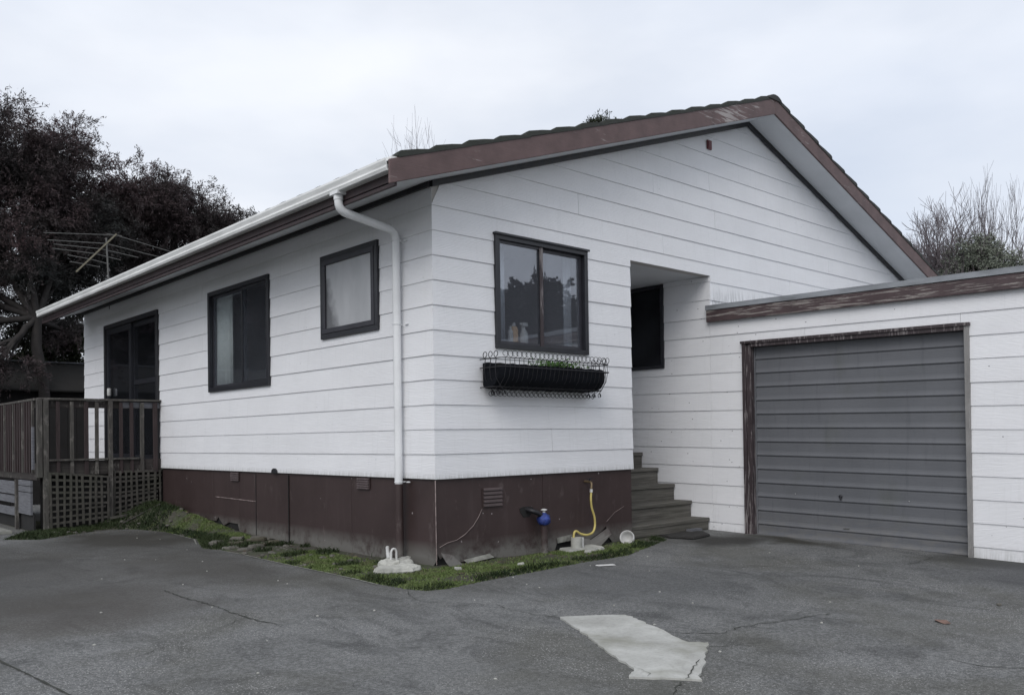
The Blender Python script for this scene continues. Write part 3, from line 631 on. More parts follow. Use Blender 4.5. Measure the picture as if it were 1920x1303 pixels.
# the flat lip behind it that the first tiles lap on to
MB().box((-.652, -OV-.004, GZ+.080), (-.55, HY, GZ+.112)).build('eave_flashing', M_gutter, house)
for y in np.arange(.9, 9, 1.1): MB().box((-.7, y, GZ+.0885), (-.60, y+.02, GZ+.093)).build('gutter_bracket', M_alum, house)
# downpipe with its offset
def arc_pts(P, rad=.06, n=5):
    P = [Vector(p) for p in P]; o = [P[0]]
    for i in range(1, len(P)-1):
        a = (P[i-1]-P[i]).normalized(); b = (P[i+1]-P[i]).normalized(); s, e = P[i]+a*rad, P[i]+b*rad
        for k in range(n+1): t = k/n; o.append(s*(1-t)**2+P[i]*2*t*(1-t)+e*t*t)
    return o+[P[-1]]
dp = MB().tube(arc_pts([(-.655,.37,GZ+.01),(-.655,.37,2.175),(-.066,.425,2.105),(-.066,.425,-.045)], .075), .0345, 16)
dpo = dp.build('downpipe', M_pvc, house)
MB().box((-.70, .31, GZ-.022), (-.61, .43, GZ+.004)).lathe((-.655, .37, GZ-.06), [(.039, 0), (.039, .042)], 14).build('gutter_outlet', M_pvc, house)
for z in (2.02, 1.31, -.03): 
    MB().tube([(-.066+.037*math.cos(a), .425+.037*math.sin(a), z) for a in np.linspace(0, 6.28, 17)], .0035, 5, False).beam((-.03, .425, z), (0, .425, z), .02, .012).beam((-.02,.37,z),(-.02,.33,z),.012,.010).build('pipe_bracket', M_pvc, house)
MB().tube([(-.066, .425, -.046), (-.066, .425, -.66)], .036, 16).build('lower_downpipe', M_skirt, house)['label'] = 'brown painted foot of the downpipe'
# roof tiles: courses laid up each slope
CL = .3485
def tile_mesh(wd):
    mb = MB(); n = 8; L_ = CL+.04; prof = []
    # local x runs up the slope, y across, z up; the nose is rounded and lifted
    pr = [(0, .000), (-.006, .014), (.004, .036), (.030, .044), (L_*.5, .034), (L_, .014)]
    vs = []; 
    for j in range(n+1):
        yy = -wd/2+wd*j/n; wv_ = .005*math.cos(2*math.pi*j/n)*1.0
        for (a, z) in pr: vs.append((a, yy, z+(wv_ if z > .02 else wv_*.5)))
        vs.append((L_, yy, .0))
    m_ = len(pr)+1; fs = []
    for j in range(n):
        for i in range(m_-1): fs.append([j*m_+i, (j+1)*m_+i, (j+1)*m_+i+1, j*m_+i+1])
        fs.append([j*m_+m_-1, (j+1)*m_+m_-1, (j+1)*m_, j*m_])
    fs += [list(range(m_)), [n*m_+i for i in range(m_)][::-1]]
    mb.add(vs, fs); return mb
TW = .306; tm = tile_mesh(TW-.004); tile_me = tm.mesh('roof_tile', M_tile)
ang = math.atan(SL); TV = np.array(tm.v); rest = MB()
ncol = 31; ncourse = 16
for side in (0, 1):
    for c in range(ncol):
        y = -OV-.03+TW*(c+.5)
        for k in range(ncourse):
            sx = .085+k*CL*math.cos(ang)
            x = EX+sx; 
            if x > RX-.10: continue
            z = zs(x)+.170-.002; jt = random.uniform(-.004, .004)
            if c < 9:
                o = bpy.data.objects.new('roof_tile', tile_me); col.objects.link(o)
                xx = x if side == 0 else 2*RX-x
                o.location = (xx, y, z+jt); o.rotation_euler = (0, -ang, 0) if side == 0 else (0, -ang, math.pi)
                if side == 1: o.rotation_euler = (0, -ang, math.pi)
                put(o, house)
            else:
                ca, sa = math.cos(ang), math.sin(ang); T = TV.copy(); X_ = T[:, 0]*ca-T[:, 2]*sa; Z_ = T[:, 0]*sa+T[:, 2]*ca
                T[:, 0] = x+X_; T[:, 2] = z+Z_+jt; T[:, 1] += y
                if side: T[:, 0] = 2*RX-T[:, 0]
                rest.add(T.tolist(), [f if not side else f[::-1] for f in tm.f])
rest.build('roof_tiles', M_tile, house, kind='stuff')
for c in range(27):
    y0 = -OV-.035+c*.36; mb = MB(); P = []
    for (yy, rr) in ((y0, .135), (y0+.04, .140), (y0+.37, .122)):
        for q in np.linspace(-1.15, 1.15, 9): P.append((RX+rr*math.sin(q)*1.15, yy, zs(RX)+.105+rr*math.cos(q)*.78))
    fs = [[i*9+j, i*9+j+1, (i+1)*9+j+1, (i+1)*9+j] for i in range(2) for j in range(8)]+[list(range(9))]
    mb.add(P, fs).build('ridge_tile', M_tile, house)
MB().box((3.862, -.03, 3.542), (3.938, -.012, 3.642)).box((3.874, -.036, 3.556), (3.926, -.031, 3.628)).build('wall_block', simple('red_block', (.12, .025, .03), .5), house, label='small dark red block screwed high on the gable')

# ------------------------------------------------------------------ windows
def frame_rect(mb, axis, u0, u1, z0, z1, t, p0, p1):
    def bx(a, b, c, d): mb.box((a, p0, c), (b, p1, d)) if axis == 1 else mb.box((p0, a, c), (p1, b, d))
    bx(u0, u1, z1-t, z1); bx(u0, u1, z0, z0+t); bx(u0, u0+t, z0+t, z1-t); bx(u1-t, u1, z0+t, z1-t); return mb
def pane(axis, u0, u1, z0, z1, p, m, parent):
    mb = MB(); mb.box((u0, p, z0), (u1, p+.005, z1)) if axis == 1 else mb.box((p, u0, z0), (p+.005, u1, z1))
    return mb.build('pane', m, parent)
def window(axis, R_, name='window', fac=.045):
    u0, u1, z0, z1 = R_
    o = frame_rect(MB(), axis, u0, u1, z0, z1, fac, -.034, .060).build(name, M_frame, house, bevel=.002)
    return o
kw = window(1, KW); u0, u1, z0, z1 = KW; mid = 1.232
MB().box((u0-.012, -.052, z1-.006), (u1+.012, -.0, z1+.012)).build('head_flashing', M_frame, kw)
frame_rect(MB(), 1, u0+.046, mid+.022, z0+.046, z1-.046, .022, -.012, .010).build('sash', M_alu, kw)
frame_rect(MB(), 1, mid-.006, u1-.046, z0+.046, z1-.046, .030, .012, .034).build('sash', M_alu, kw)
MB().box((mid-.020, -.020, z0+.046), (mid+.020, -.0125, z1-.046)).build('mullion', M_jamb, kw)
pane(1, u0+.069, mid-.001, z0+.069, z1-.069, .0, M_glassk, kw); pane(1, mid+.025, u1-.077, z0+.077, z1-.077, .022, M_glassk, kw)
MB().box((u0+.047, .061, z0+.02), (u1-.047, .30, z0+.045)).build('sill', M_soffit, kw)
w1 = window(0, SW1, fac=.05); u0, u1, z0, z1 = SW1; mid = 3.50
frame_rect(MB(), 0, u0+.051, mid+.02, z0+.051, z1-.051, .030, -.016, .008).build('sash', M_frame, w1)
frame_rect(MB(), 0, mid-.02, u1-.051, z0+.051, z1-.051, .026, .010, .034).build('sash', M_alu, w1)
pane(0, u0+.082, mid-.011, z0+.082, z1-.082, -.004, M_glass, w1); pane(0, mid+.007, u1-.078, z0+.078, z1-.078, .020, M_glass, w1)
w2 = window(0, SW2, fac=.048); u0, u1, z0, z1 = SW2
frame_rect(MB(), 0, u0+.049, u1-.049, z0+.049, z1-.049, .046, -.040, -.006).build('sash', M_alu, w2, bevel=.002)
pane(0, u0+.096, u1-.096, z0+.096, z1-.096, -.022, M_frost, w2)
# black boarded window in the porch, on the garage side wall
PW = (.64, 1.66, 1.125, 2.112)
# sliding doors on to the deck
u0, u1, z0, z1 = SD
dr = MB(); frame_rect(dr, 0, u0, u1, .03, z1, .065, -.040, .060); dd = dr.build('sliding_door', M_black, house, bevel=.003); dd['label'] = 'black framed glass doors on to the deck'
frame_rect(MB(), 0, 7.06, u1-.066, .10, z1-.066, .085, -.02, .012).build('door_leaf', M_frame, dd); pane(0, 7.146, u1-.152, .186, z1-.152, -.004, M_glassd, dd)
frame_rect(MB(), 0, u0+.066, 7.10, .10, z1-.066, .07, .014, .045).build('door_leaf', M_frame, dd); pane(0, u0+.137, 7.03, .171, 1.16, .028, M_glassd, dd); pane(0, u0+.137, 7.03, 1.23, z1-.137, .028, M_glassd, dd)
MB().box((.0145, u0+.137, 1.162), (.0445, 7.03, 1.228)).build('mid_rail', M_frame, dd)
MB().lathe((0, 0, 0), [(.004, 0), (.024, .004), (.03, .012), (.03, .10), (.024, .116), (.004, .12)], 12).build('door_handle', M_whitepl, dd).location = (-.045, 7.93, 1.04)

# ------------------------------------------------------------------ curtain and things on the kitchen sill
def curtain(y0, y1, z0, z1, x, label):
    n = 60; V = []; 
    for j in range(n+1):
        y = y0+(y1-y0)*j/n; dx = .022*math.sin(j*.95)+.008*math.sin(j*2.3)
        V += [(x+dx, y, z0), (x+dx*.6, y, z1)]
    o = npmesh('curtain', V, [[2*i, 2*i+2, 2*i+3, 2*i+1] for i in range(n)], M_curtain); o.data.polygons.foreach_set('use_smooth', [True]*n)
    s = o.modifiers.new('cloth', 'SOLIDIFY'); s.thickness = .003; return tag(o, label, 'curtain')
curtain(3.94, 4.36, .97, 2.07, .072, 'cream curtain gathered at the far side of the sliding side window')
def curtain_x(x0, x1, label):
    n = 24; V = []
    for j in range(n+1):
        x = x0+(x1-x0)*j/n; dy = .012*math.sin(j*1.2); V += [(x, .16+dy, 1.16), (x, .16+dy*.6, 2.07)]
    o = npmesh('curtain', V, [[2*i, 2*i+2, 2*i+3, 2*i+1] for i in range(n)], simple('grey_net_curtain', (.50, .52, .55), .9, .05, 8, 0)); s = o.modifiers.new('cloth', 'SOLIDIFY'); s.thickness = .002; return tag(o, label, 'curtain')
curtain_x(.715, .93, 'pale grey curtain strip at the kitchen window, on the downpipe side')
curtain_x(1.70, 1.80, 'narrow pale curtain strip at the kitchen window, on the porch side')
zb_ = KW[2]+.046
t = thing('spray_bottle', 'white trigger spray bottle standing on the kitchen window sill', 'bottle', (1.13, .12, zb_))
MB().lathe((1.13, .12, zb_), [(.038, 0), (.042, .01), (.042, .10), (.034, .135), (.016, .165), (.013, .19)], 14).build('body', M_whitepl, t)
MB().box((1.10, .10, zb_+.191), (1.165, .14, zb_+.225)).box((1.082, .113, zb_+.207), (1.10, .127, zb_+.222)).box((1.103, .114, zb_+.150), (1.112, .126, zb_+.191)).build('trigger', M_whitepl, t)
t = thing('detergent_bottle', 'tan detergent bottle between the other bottles on the kitchen sill', 'bottle', (1.03, .15, zb_))
MB().lathe((1.03, .15, zb_), [(.040, 0), (.044, .01), (.044, .15), (.030, .185)], 14).build('body', M_orange, t); MB().lathe((1.03, .15, zb_+.186), [(.018, 0), (.018, .03)], 10).build('cap', M_whitepl, t)
t = thing('slim_bottle', 'slim white bottle beside the tan bottle on the kitchen sill', 'bottle', (.955, .11, zb_))
MB().lathe((.955, .11, zb_), [(.022, 0), (.024, .008), (.024, .13), (.015, .15)], 12).build('body', M_whitepl, t); MB().lathe((.955, .11, zb_+.151), [(.012, 0), (.012, .03)], 10).build('cap', M_whitepl, t)

# ------------------------------------------------------------------ wrought iron window box
bk = thing('window_basket', 'black scrolled wire basket with liner hanging under the kitchen window', 'planter', (1.1, -.03, .73))
x0, x1 = .50, 1.84
V = []; F = []; nx_ = 34; prof = [(-.032, .985), (-.032, .775), (-.07, .748), (-.15, .752), (-.225, .778), (-.272, .84), (-.282, .90), (-.272, .955)]
for i in range(nx_+1):
    u = i/nx_; e = min(1, .80+.2*math.sqrt(max(0, min(u, 1-u)*9)) if min(u, 1-u) < 1/9 else 1)
    x = x0+(x1-x0)*u
    for (y, z) in prof: V.append((x, -.035+(y+.035)*e, .88+(z-.88)*(.55+.45*e)+.004*math.sin(i*1.7+y*30)))
m_ = len(prof)
for i in range(nx_):
    for j in range(m_-1): F.append([i*m_+j, (i+1)*m_+j, (i+1)*m_+j+1, i*m_+j+1])
mb = MB(); mb.add(V, F, True); mb.add(V[:m_], [list(range(m_))]); mb.add(V[-m_:], [list(range(m_))[::-1]]); lin = mb.build('liner', M_liner, bk)
MB().box((x0+.05, -.24, .93), (x1-.05, -.045, .955)).build('potting_soil', M_soil, bk)
def scroll(cx, cy, cz, r, ax, turns=1.15, n=14, s=1):
    return [(cx+ax[0]*r*(1-.35*k/n)*math.sin(s*turns*2*math.pi*k/n), cy+ax[1]*r*(1-.35*k/n)*math.sin(s*turns*2*math.pi*k/n), cz-r*(1-.35*k/n)*math.cos(turns*2*math.pi*k/n)) for k in range(n+1)]
def wire(x, ax, y_off=0):
    """one upright: scroll over the rim, round the belly, scroll below"""
    mb = MB(); e = ax
    pts = scroll(x, -.290, 1.040, .030, ax, 1.0)[::-1]+[(x, -.288, .995), (x, -.292, .92), (x, -.272, .84), (x, -.215, .775), (x, -.14, .745), (x, -.10, .735)]+scroll(x, -.10, .708, .025, ax, -1.1, s=-1)[::1][2:]
    mb.tube(pts, .0027, 5, False); mb.build('wire', M_iron, bk)
for i in range(25):
    x = .53+(1.81-.53)*i/24; t_ = i/24
    wire(x, (math.cos(.4+t_*1.3), -math.sin(.4+t_*1.3)))
for s_ in (0, 1):
    xx = x0-.012 if s_ == 0 else x1+.012
    for y in (-.08, -.15, -.22):
        sg = -1 if s_ == 0 else 1
        MB().tube(scroll(xx, y, 1.040, .030, (0, 1), 1.0)[::-1]+[(xx, y, .995), (xx+sg*.012, y, .92), (xx+sg*.004, y, .84), (xx-sg*.05, y, .765), (xx-sg*.08, y, .74)]+scroll(xx-sg*.08, y, .715, .024, (1, 0), 1.0)[2:], .0035, 5, False).build('wire', M_iron, bk)
for (yy, zz) in ((-.292, 1.005), (-.30, .93), (-.20, .765)):
    MB().tube([(x0-.012, -.01, zz), (x0-.012, yy+.03, zz), (x0+.02, yy, zz), (x1-.02, yy, zz), (x1+.012, yy+.03, zz), (x1+.012, -.01, zz)], .0045, 6, False).build('rail', M_iron, bk)
def leafs(name, C_, L_, W_, m, parent=None, dirs=None, **kw):
    """quads centred on C_ with given half lengths"""
    n = len(C_); d = rng.normal(size=(n, 3)) if dirs is None else dirs; d /= np.linalg.norm(d, axis=1)[:, None]+1e-9
    r = np.cross(d, rng.normal(size=(n, 3))); r /= np.linalg.norm(r, axis=1)[:, None]+1e-9
    a = d*np.asarray(L_).reshape(-1, 1)/2; b = r*np.asarray(W_).reshape(-1, 1)/2
    V = np.stack([C_-a, C_+b, C_+a, C_-b], 1).reshape(-1, 3); k = np.arange(n)*4
    return npmesh(name, V, np.stack([k, k+1, k+2, k+3], 1), m, parent, **kw)
n = 500; C_ = np.stack([rng.normal(1.30, .14, n), rng.uniform(-.24, -.07, n), .965+np.abs(rng.normal(0, .028, n))], 1)
pl = leafs('plant', C_, rng.uniform(.02, .045, n), rng.uniform(.008, .016, n), mat_leaf('bright_leaf', (.06, .13, .035), (.10, .19, .05), patch=8)); tag(pl, 'low bright green plant growing in the window basket', 'plant')

# ------------------------------------------------------------------ GARAGE
gar = thing('garage', 'white weatherboard garage wall with grey ribbed door beside the house', 'garage', (W, -1.6, -.77))
SG, ZG, SH = .2075, -.637, .018
YG0, YG1 = -6.2, 0.0
DO = (-2.715, -.43, -1.5, 1.353)
boards(gar, M_gboard, 0, W, -1, YG0, YG1-.001, ZG-SG, SG, 12, [DO], shear=SH, seed=9, bot=ZG-.20, joints={k: ([-2.66] if k in (10,) else [])+([-1.15] if k == 10 else []) for k in range(12)})
# the same wall runs on into the porch
boards(gar, M_gboard, 0, W, -1, YG1+.001, 1.74, ZG-SG, SG, 15, [(PW[0], PW[1], PW[2], 3.0), (-.5, 2.5, 2.112, 3.0)], shear=SH, seed=12, bot=ZG-.10)
# (boards above the porch ceiling end behind it)
pwd = MB(); frame_rect(pwd, 0, PW[0], PW[1], PW[2], PW[3], .04, W-.030, W+.02); pwo = pwd.build('porch_window', M_frame, gar); pane(0, PW[0]+.041, PW[1]-.041, PW[2]+.041, PW[3]-.041, W-.012, M_glassd, pwo)
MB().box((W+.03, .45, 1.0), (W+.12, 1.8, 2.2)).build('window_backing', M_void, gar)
MB().box((W+.002, YG0, -1.0), (W+.05, DO[0]+.001, 1.60)).box((W+.002, DO[1]-.001, -1.0), (W+.05, -.002, 1.60)).box((W+.002, DO[0]+.001, 1.355), (W+.05, DO[1]-.001, 1.60)).box((W+.002, .0, -1.0), (W+.029, PW[0], 2.11)).build('wall_lining', M_void, gar)
MB().box((W+.05, YG0, -1.0), (9.2, YG0+.1, 1.55)).box((9.1, YG0+.1, -1), (9.2, -.1, 1.55)).build('rear_wall', M_gboard, gar)
# door frame
MB().box((W-.040, -.462, -.80), (W+.02, -.424, 1.312)).build('jamb', M_jamb, gar, bevel=.002)
MB().box((W-.018, -.520, -.80), (W+.075, -.4625, 1.30)).build('jamb', M_jamb, gar, bevel=.002)
MB().box((W-.034, -2.735, -.83), (W+.075, -2.695, 1.285)).build('jamb', M_jambg, gar, bevel=.002)
hd = MB(); hd.box((W-.050, -2.745, 1.313), (W+.02, -.410, 1.340), lambda p: (p[0], p[1], p[2]+SH*(p[1]+.424))); hd.build('head_trim', M_jamb, gar)
hd = MB(); hd.box((W-.036, -2.6945, 1.275), (W+.075, -.5205, 1.312), lambda p: (p[0], p[1], p[2]+SH*(p[1]+.424))); hd.build('head_lining', M_jamb, gar)
# ribbed tilting door
door = MB().box((W+.062, -2.70, -.80), (W+.085, -.515, 1.30)).build('garage_door', M_gdoor, gar)
RB = .1475; zd = -.640
for i in range(-1, 14):
    z0 = zd+i*RB; z1 = z0+RB
    if i == -1: z0 = -.755
    if z0 > 1.26: continue
    z1 = min(z1, 1.285)
    c = W+.058
    pr = [(c+.022, z0+.001), (c+.022, z0+.012), (c-.010, z0+.0125), (c-.011, z0+.017), (c-.002, z0+.042), (c+.001, z0+.060), (c+.001, z1-.010), (c+.004, z1-.001), (c+.024, z1-.001), (c+.024, z0+.001)]
    mb = MB(); mb.extrude(pr, 1, -2.690, -.538)
    mb.v = [(v[0], v[1], v[2]+SH*(v[1]+.5)*1.0) for v in mb.v]; mb.build('door_panel', M_gdoor, door)
    # thin shadow groove between the ribs
    g = MB(); g.box((c+.013, -2.690, z1-.004), (c+.0155, -.538, z1+.009)); 
g = MB(); g.box((W+.045, -.5375, -.76), (W+.07, -.5205, 1.27)).box((W+.045, -2.6945, -.80), (W+.07, -2.6905, 1.25)).build('side_channel', M_gdoor, door)
MB().lathe((0, 0, 0), [(.004, 0), (.016, .004), (.018, .016), (.008, .02)], 12).build('lock', M_iron, door).matrix_basis = Matrix.Translation((W+.052, -1.478, -.300)) @ Matrix.Rotation(-math.pi/2, 4, 'Y')
MB().tube([(W+.045, -1.478, -.29), (W+.035, -1.478, -.31), (W+.036, -1.482, -.335)], .007, 8).build('handle', M_iron, door)
for (y, z) in ((-.98, -.290), (-2.15, -.318)): MB().lathe((0, 0, 0), [(.002, 0), (.005, .002), (.002, .004)], 8).build('screw', M_whitepl, door).matrix_basis = Matrix.Translation((W+.053, y, z)) @ Matrix.Rotation(-math.pi/2, 4, 'Y')
MB().box((W+.046, -1.56, -.622), (W+.052, -1.50, -.612)).build('pull', M_alum, door)
# fascia, flashing, roof
def shy(p): return (p[0], p[1], p[2]+SH*.9*p[1])
MB().box((W-.062, YG0, 1.592), (W-.036, .012, 1.722), shy).build('fascia', M_gfascia, gar, bevel=.003)
MB().box((W-.035, YG0, 1.60), (W-.0205, .0, 1.70), shy).build('packer', M_void, gar)
f2 = MB(); f2.box((W-.072, YG0, 1.726), (W-.05, .016, 1.772), shy).box((W-.0715, YG0, 1.7725), (W+.10, .016, 1.779), shy); f2.build('roof_flashing', M_flash, gar)
MB().box((W-.058, YG0, 1.7205), (W-.04, .010, 1.7255), shy).build('drip_gap', M_void, gar)
MB().box((W-.03, YG0, 1.70), (9.6, -.03, 1.7715), shy).build('roof', M_flash, gar)

# ------------------------------------------------------------------ timber steps up to the porch
st = thing('porch_steps', 'weathered greenish timber steps rising into the porch beside the garage', 'steps', (3.2, .3, -.73))
for i in range(5):
    yf = .035+.235*i; zt = -.590+.182*i-.0*i; zl = zt-.182
    MB().box((2.515, yf, zt-.040), (W-.022, yf+.262, zt)).build('tread', M_step, st, bevel=.004)
    MB().box((2.517, yf+.018, (zl if i else -.745)+.001), (W-.024, yf+.040, zt-.0405)).build('riser', M_step, st)
    if i == 0: MB().box((2.516, yf+.006, zt-.118), (W-.05, yf+.017, zt-.041)).build('nosing_board', M_step, st)
MB().box((2.507, .30, -.745), (2.514, 1.2, -.10)).box((3.82, .30, -.745), (W-.025, 1.2, -.42)).build('stringer', M_step, st)
dc = MB(); dc.add([(2.98,.03,-.722),(2.92,-.12,-.722),(3.02,-.36,-.726),(3.38,-.31,-.726),(3.56,-.10,-.722),(3.5,.03,-.722)]+[(2.99,.03,-.706),(2.93,-.12,-.706),(3.02,-.35,-.71),(3.38,-.30,-.71),(3.55,-.10,-.706),(3.5,.03,-.706)], [[0,1,7,6],[1,2,8,7],[2,3,9,8],[3,4,10,9],[4,5,11,10],[6,7,8,9,10,11]])
tag(dc.build('door_mat', simple('dark_mat', (.022, .021, .020), .9, .3, 20, .4)), 'dark flat mat on the driveway at the foot of the porch steps', 'mat')
tag(MB().box((3.42, -.04, -.71), (3.62, .03, -.685)).build('paving_block', M_palewood), 'small pale block tucked under the bottom porch step', 'block')

# ------------------------------------------------------------------ DECK
dk = thing('deck', 'raised timber deck with slatted railing outside the black glass doors', 'deck', (-.7, 7.5, -.7))
DX, DY = -1.43, 6.0
for i in range(10):
    x = DX+.03+i*.14; MB().box((x, DY+.02, .015), (x+.132, 9.4, .045)).build('deck_board', M_deckx, dk)
MB().box((DX-.02, DY-.018, -.055), (-.004, DY+.018, .125)).build('edge_joist', M_deckx, dk, bevel=.004)
MB().box((DX-.02, DY-.060, .128), (-.30, DY+.03, .150)).build('lower_rail', M_deckz, dk)
MB().box((DX-.06, DY+.02, -.10), (DX-.022, 9.4, .10)).build('side_joist', M_deckx, dk)
MB().box((DX-.055, DY-.055, .875), (-.01, DY+.055, .902)).build('top_rail', M_deckz, dk, bevel=.004)
MB().box((DX, DY-.005, .785), (-.01, DY+.03, .872)).build('rail_board', M_deckx, dk, bevel=.003)
MB().box((-.52, DY-.012, .790), (-.02, DY-.006, .866)).build('rail_patch', M_palewood, dk)
MB().box((DX-.075, DY+.056, .873), (DX+.035, 9.6, .900)).build('side_top_rail', M_deckz, dk)
MB().box((DX-.03, DY+.05, .79), (DX, 9.5, .868)).build('side_rail_board', M_deckx, dk)
for (x, zb0) in ((-1.475, -.02), (-1.405, -.70), (-.655, -.66)):
    MB().box((x-.030 if x < -1 else x-.024, DY-.075, zb0-.05), (x+.030 if x < -1 else x+.024, DY-.020, .874)).build('post', M_deckz, dk, bevel=.004)
r_ = random.Random(4)
for x in (-1.262, -1.105, -.937, -.815, -.519, -.386, -.258, -.085):
    dx = r_.uniform(-.006, .006); w_ = r_.choice((.042, .048, .054))
    MB().box((x-w_/2, DY-.045, -.05), (x+w_/2, DY-.0185, .860), lambda p: (p[0]+dx*(p[2]), p[1], p[2])).build('baluster', M_deckz if r_.random() < .6 else M_deckr, dk, bevel=.002)
for i in range(26):
    y = DY+.14+i*.118; w_ = .042
    MB().box((DX-.085, y-w_/2, -.02), (DX-.062, y+w_/2, .865), lambda p: (p[0], p[1]+r_.uniform(-.002, .002), p[2])).build('baluster', M_deckr if i % 4 else M_deckz, dk)
MB().box((DX-.11, DY+.00, .03), (DX-.088, DY+.055, .55)).build('side_brace', M_palewood, dk)
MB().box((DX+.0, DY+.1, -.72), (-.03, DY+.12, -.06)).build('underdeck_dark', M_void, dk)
# left side: pale skirting and lower boards seen past the corner post
for k, (a, b, c, d) in enumerate([(6.02, 6.62, -.17, -.105), (6.02, 6.62, -.245, -.180), (6.02, 6.62, -.52, -.255)]): MB().box((DX-.13, a, c), (DX-.105, b, d)).build('side_sheet', M_palewood, dk)
for (c, d) in ((-.29, -.13), (-.40, -.31), (-.56, -.46)): MB().box((DX-.15, 6.66, c), (DX-.12, 9.2, d)).build('side_board', M_palewood, dk)
MB().box((DX-.16, 6.60, -.72), (DX-.125, 6.66, -.10)).build('side_post', M_deckz, dk)
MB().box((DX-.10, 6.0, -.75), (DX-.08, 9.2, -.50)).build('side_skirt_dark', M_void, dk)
def lattice(x0, x1, zt0, zt1, zb0, zb1, y, label):
    t = thing('lattice_panel', label, 'lattice', ((x0+x1)/2, y, zb0), 'lattice panels under the deck')
    nv = max(3, round((x1-x0)/.072)); 
    for i in range(nv+1):
        u = i/nv; x = x0+(x1-x0)*u; zt = zt0+(zt1-zt0)*u; zb = zb0+(zb1-zb0)*u
        w_ = r_.uniform(.011, .015); ln_ = r_.uniform(-.012, .012); MB().box((x-w_, y-.016, zb-r_.uniform(0, .04)), (x+w_, y-.009, zt-r_.uniform(0, .02)), lambda p: (p[0]+ln_*(p[2]-zb)*2, p[1], p[2])).build('slat', M_lattice, t)
    nh = 8
    for j in range(nh+1):
        a = zt0-.02+(zb0-zt0+.06)*j/nh; b = zt1-.02+(zb1-zt1+.06)*j/nh
        MB().beam((x0-.02, y-.004, a+r_.uniform(-.008, .008)), (x1+.02-r_.choice((0, 0, .05)), y-.004, b+r_.uniform(-.01, .01)), .007, r_.uniform(.022, .030)).build('slat', M_lattice, t)
    return t
lattice(-1.36, -.70, .0, -.075, -.685, -.63, DY-.08, 'sagging grey lattice panel under the deck corner, outer one')
lattice(-.615, -.03, -.012, -.010, -.60, -.50, DY-.03, 'square dark lattice panel under the deck against the house')
MB().beam((-.72, DY-.22, -.60), (.0, DY-.42, -.50), .03, .03).build('timber_length', M_lattice); tag(bpy.data.objects['timber_length'], 'length of grey timber lying along the foot of the lattice', 'timber')
for (p, q, lb) in [((-.62, 5.62), (-.20, 5.50), 'weathered stick lying against the inner lattice near the house'), ((-.45, 5.35), (.0, 5.45), 'thin dry stick poking on to the grass by the foundation'), ((-1.15, 5.66), (-.85, 5.5), 'short stick in the soil under the sagging lattice'), ((-1.32, 5.30), (-1.12, 5.22), 'curled strip of bark on the soil edge near the deck post')]:
    tag(MB().beam((p[0], p[1], float(lawnz(*p))+.02), (q[0], q[1], float(lawnz(*q))+.03), .024, .014).build('stick', M_lattice), lb, 'stick', 'sticks in front of the deck lattice')
tag(MB().box((-5.2, 6.05, -.727), (-1.75, 8.2, -.695)).build('path', M_edge), 'x', 'x'); p_ = bpy.data.objects['path']; del p_['label']; del p_['category']; p_['kind'] = 'structure'

# ------------------------------------------------------------------ stones, rubble, small things by the foundation
def rock(x, y, r, hgt, name, m, label, cat, group=None, z=None, seed=0):
    g = random.Random(seed); n = 9; ringz = [(.9, 0), (1.0, .4), (.93, .85), (.74, 1.0)]; rad = [r*g.uniform(.65, 1.2) for _ in range(n)]; ph = g.uniform(0, 6)
    z = float(lawnz(x, y))-.008 if z is None else z; vs = []
    for (f, h) in ringz:
        for k in range(n): a = ph+2*math.pi*k/n; vs.append((x+rad[k]*f*math.cos(a)*1.2, y+rad[k]*f*math.sin(a)*.85, z+hgt*h*g.uniform(.85, 1.15)))
    fs = [[i*n+k, i*n+(k+1) % n, (i+1)*n+(k+1) % n, (i+1)*n+k] for i in range(3) for k in range(n)]+[[3*n+k for k in range(n)]]
    return tag(MB().add(vs, fs).build(name, m, bevel=.003), label, cat, group)
SP = [(-.60,2.55,.085),(-.45,2.75,.10),(-.62,2.85,.07),(-.30,2.50,.09),(-.42,2.40,.075),(-.22,2.80,.09),(-.58,2.28,.07),(-.15,2.55,.07),(-.33,2.98,.08),(-.50,3.05,.07),(-.12,2.98,.07)]
SL_ = ['flat grey stone on the driveway edge, third along from the hatch corner', 'broad brown slab in the middle of the flat stones below the hatch', 'grey stone at the far outer corner of the flat stone patch', 'brown flat stone directly below the near edge of the hatch', 'small grey flat stone beside the bare dirt, nearest the downpipe', 'large brown flat stone tight below the hatch door', 'grey flat stone alone on the driveway edge, nearest the camera',
 'brown chip of flat stone under the near end of the hatch', 'grey flat stone at the far side of the patch, halfway to the wall', 'brown flat stone farthest along the driveway edge', 'grey flat stone farthest along, touching the foundation']
for i, (x, y, r) in enumerate(SP): rock(x, y, r, .030+.008*(i % 3), 'flat_stone', M_stoneb if i % 2 else M_stone, SL_[i], 'stone', 'flat stones below the foundation hatch', seed=i)
gv = MB()
def crumb(mb, x, y, z, r_, h_):
    n = 6; ph = random.uniform(0, 6); vs = []
    for (f, hh) in ((.9, 0), (1, .5), (.6, 1)):
        for k in range(n): a = ph+k*math.pi/3; q = r_*f*random.uniform(.7, 1.2); vs.append((x+q*math.cos(a), y+q*math.sin(a), z+h_*hh))
    mb.add(vs, [[i*n+k, i*n+(k+1) % n, (i+1)*n+(k+1) % n, (i+1)*n+k] for i in range(2) for k in range(n)]+[[2*n+k for k in range(n)]])
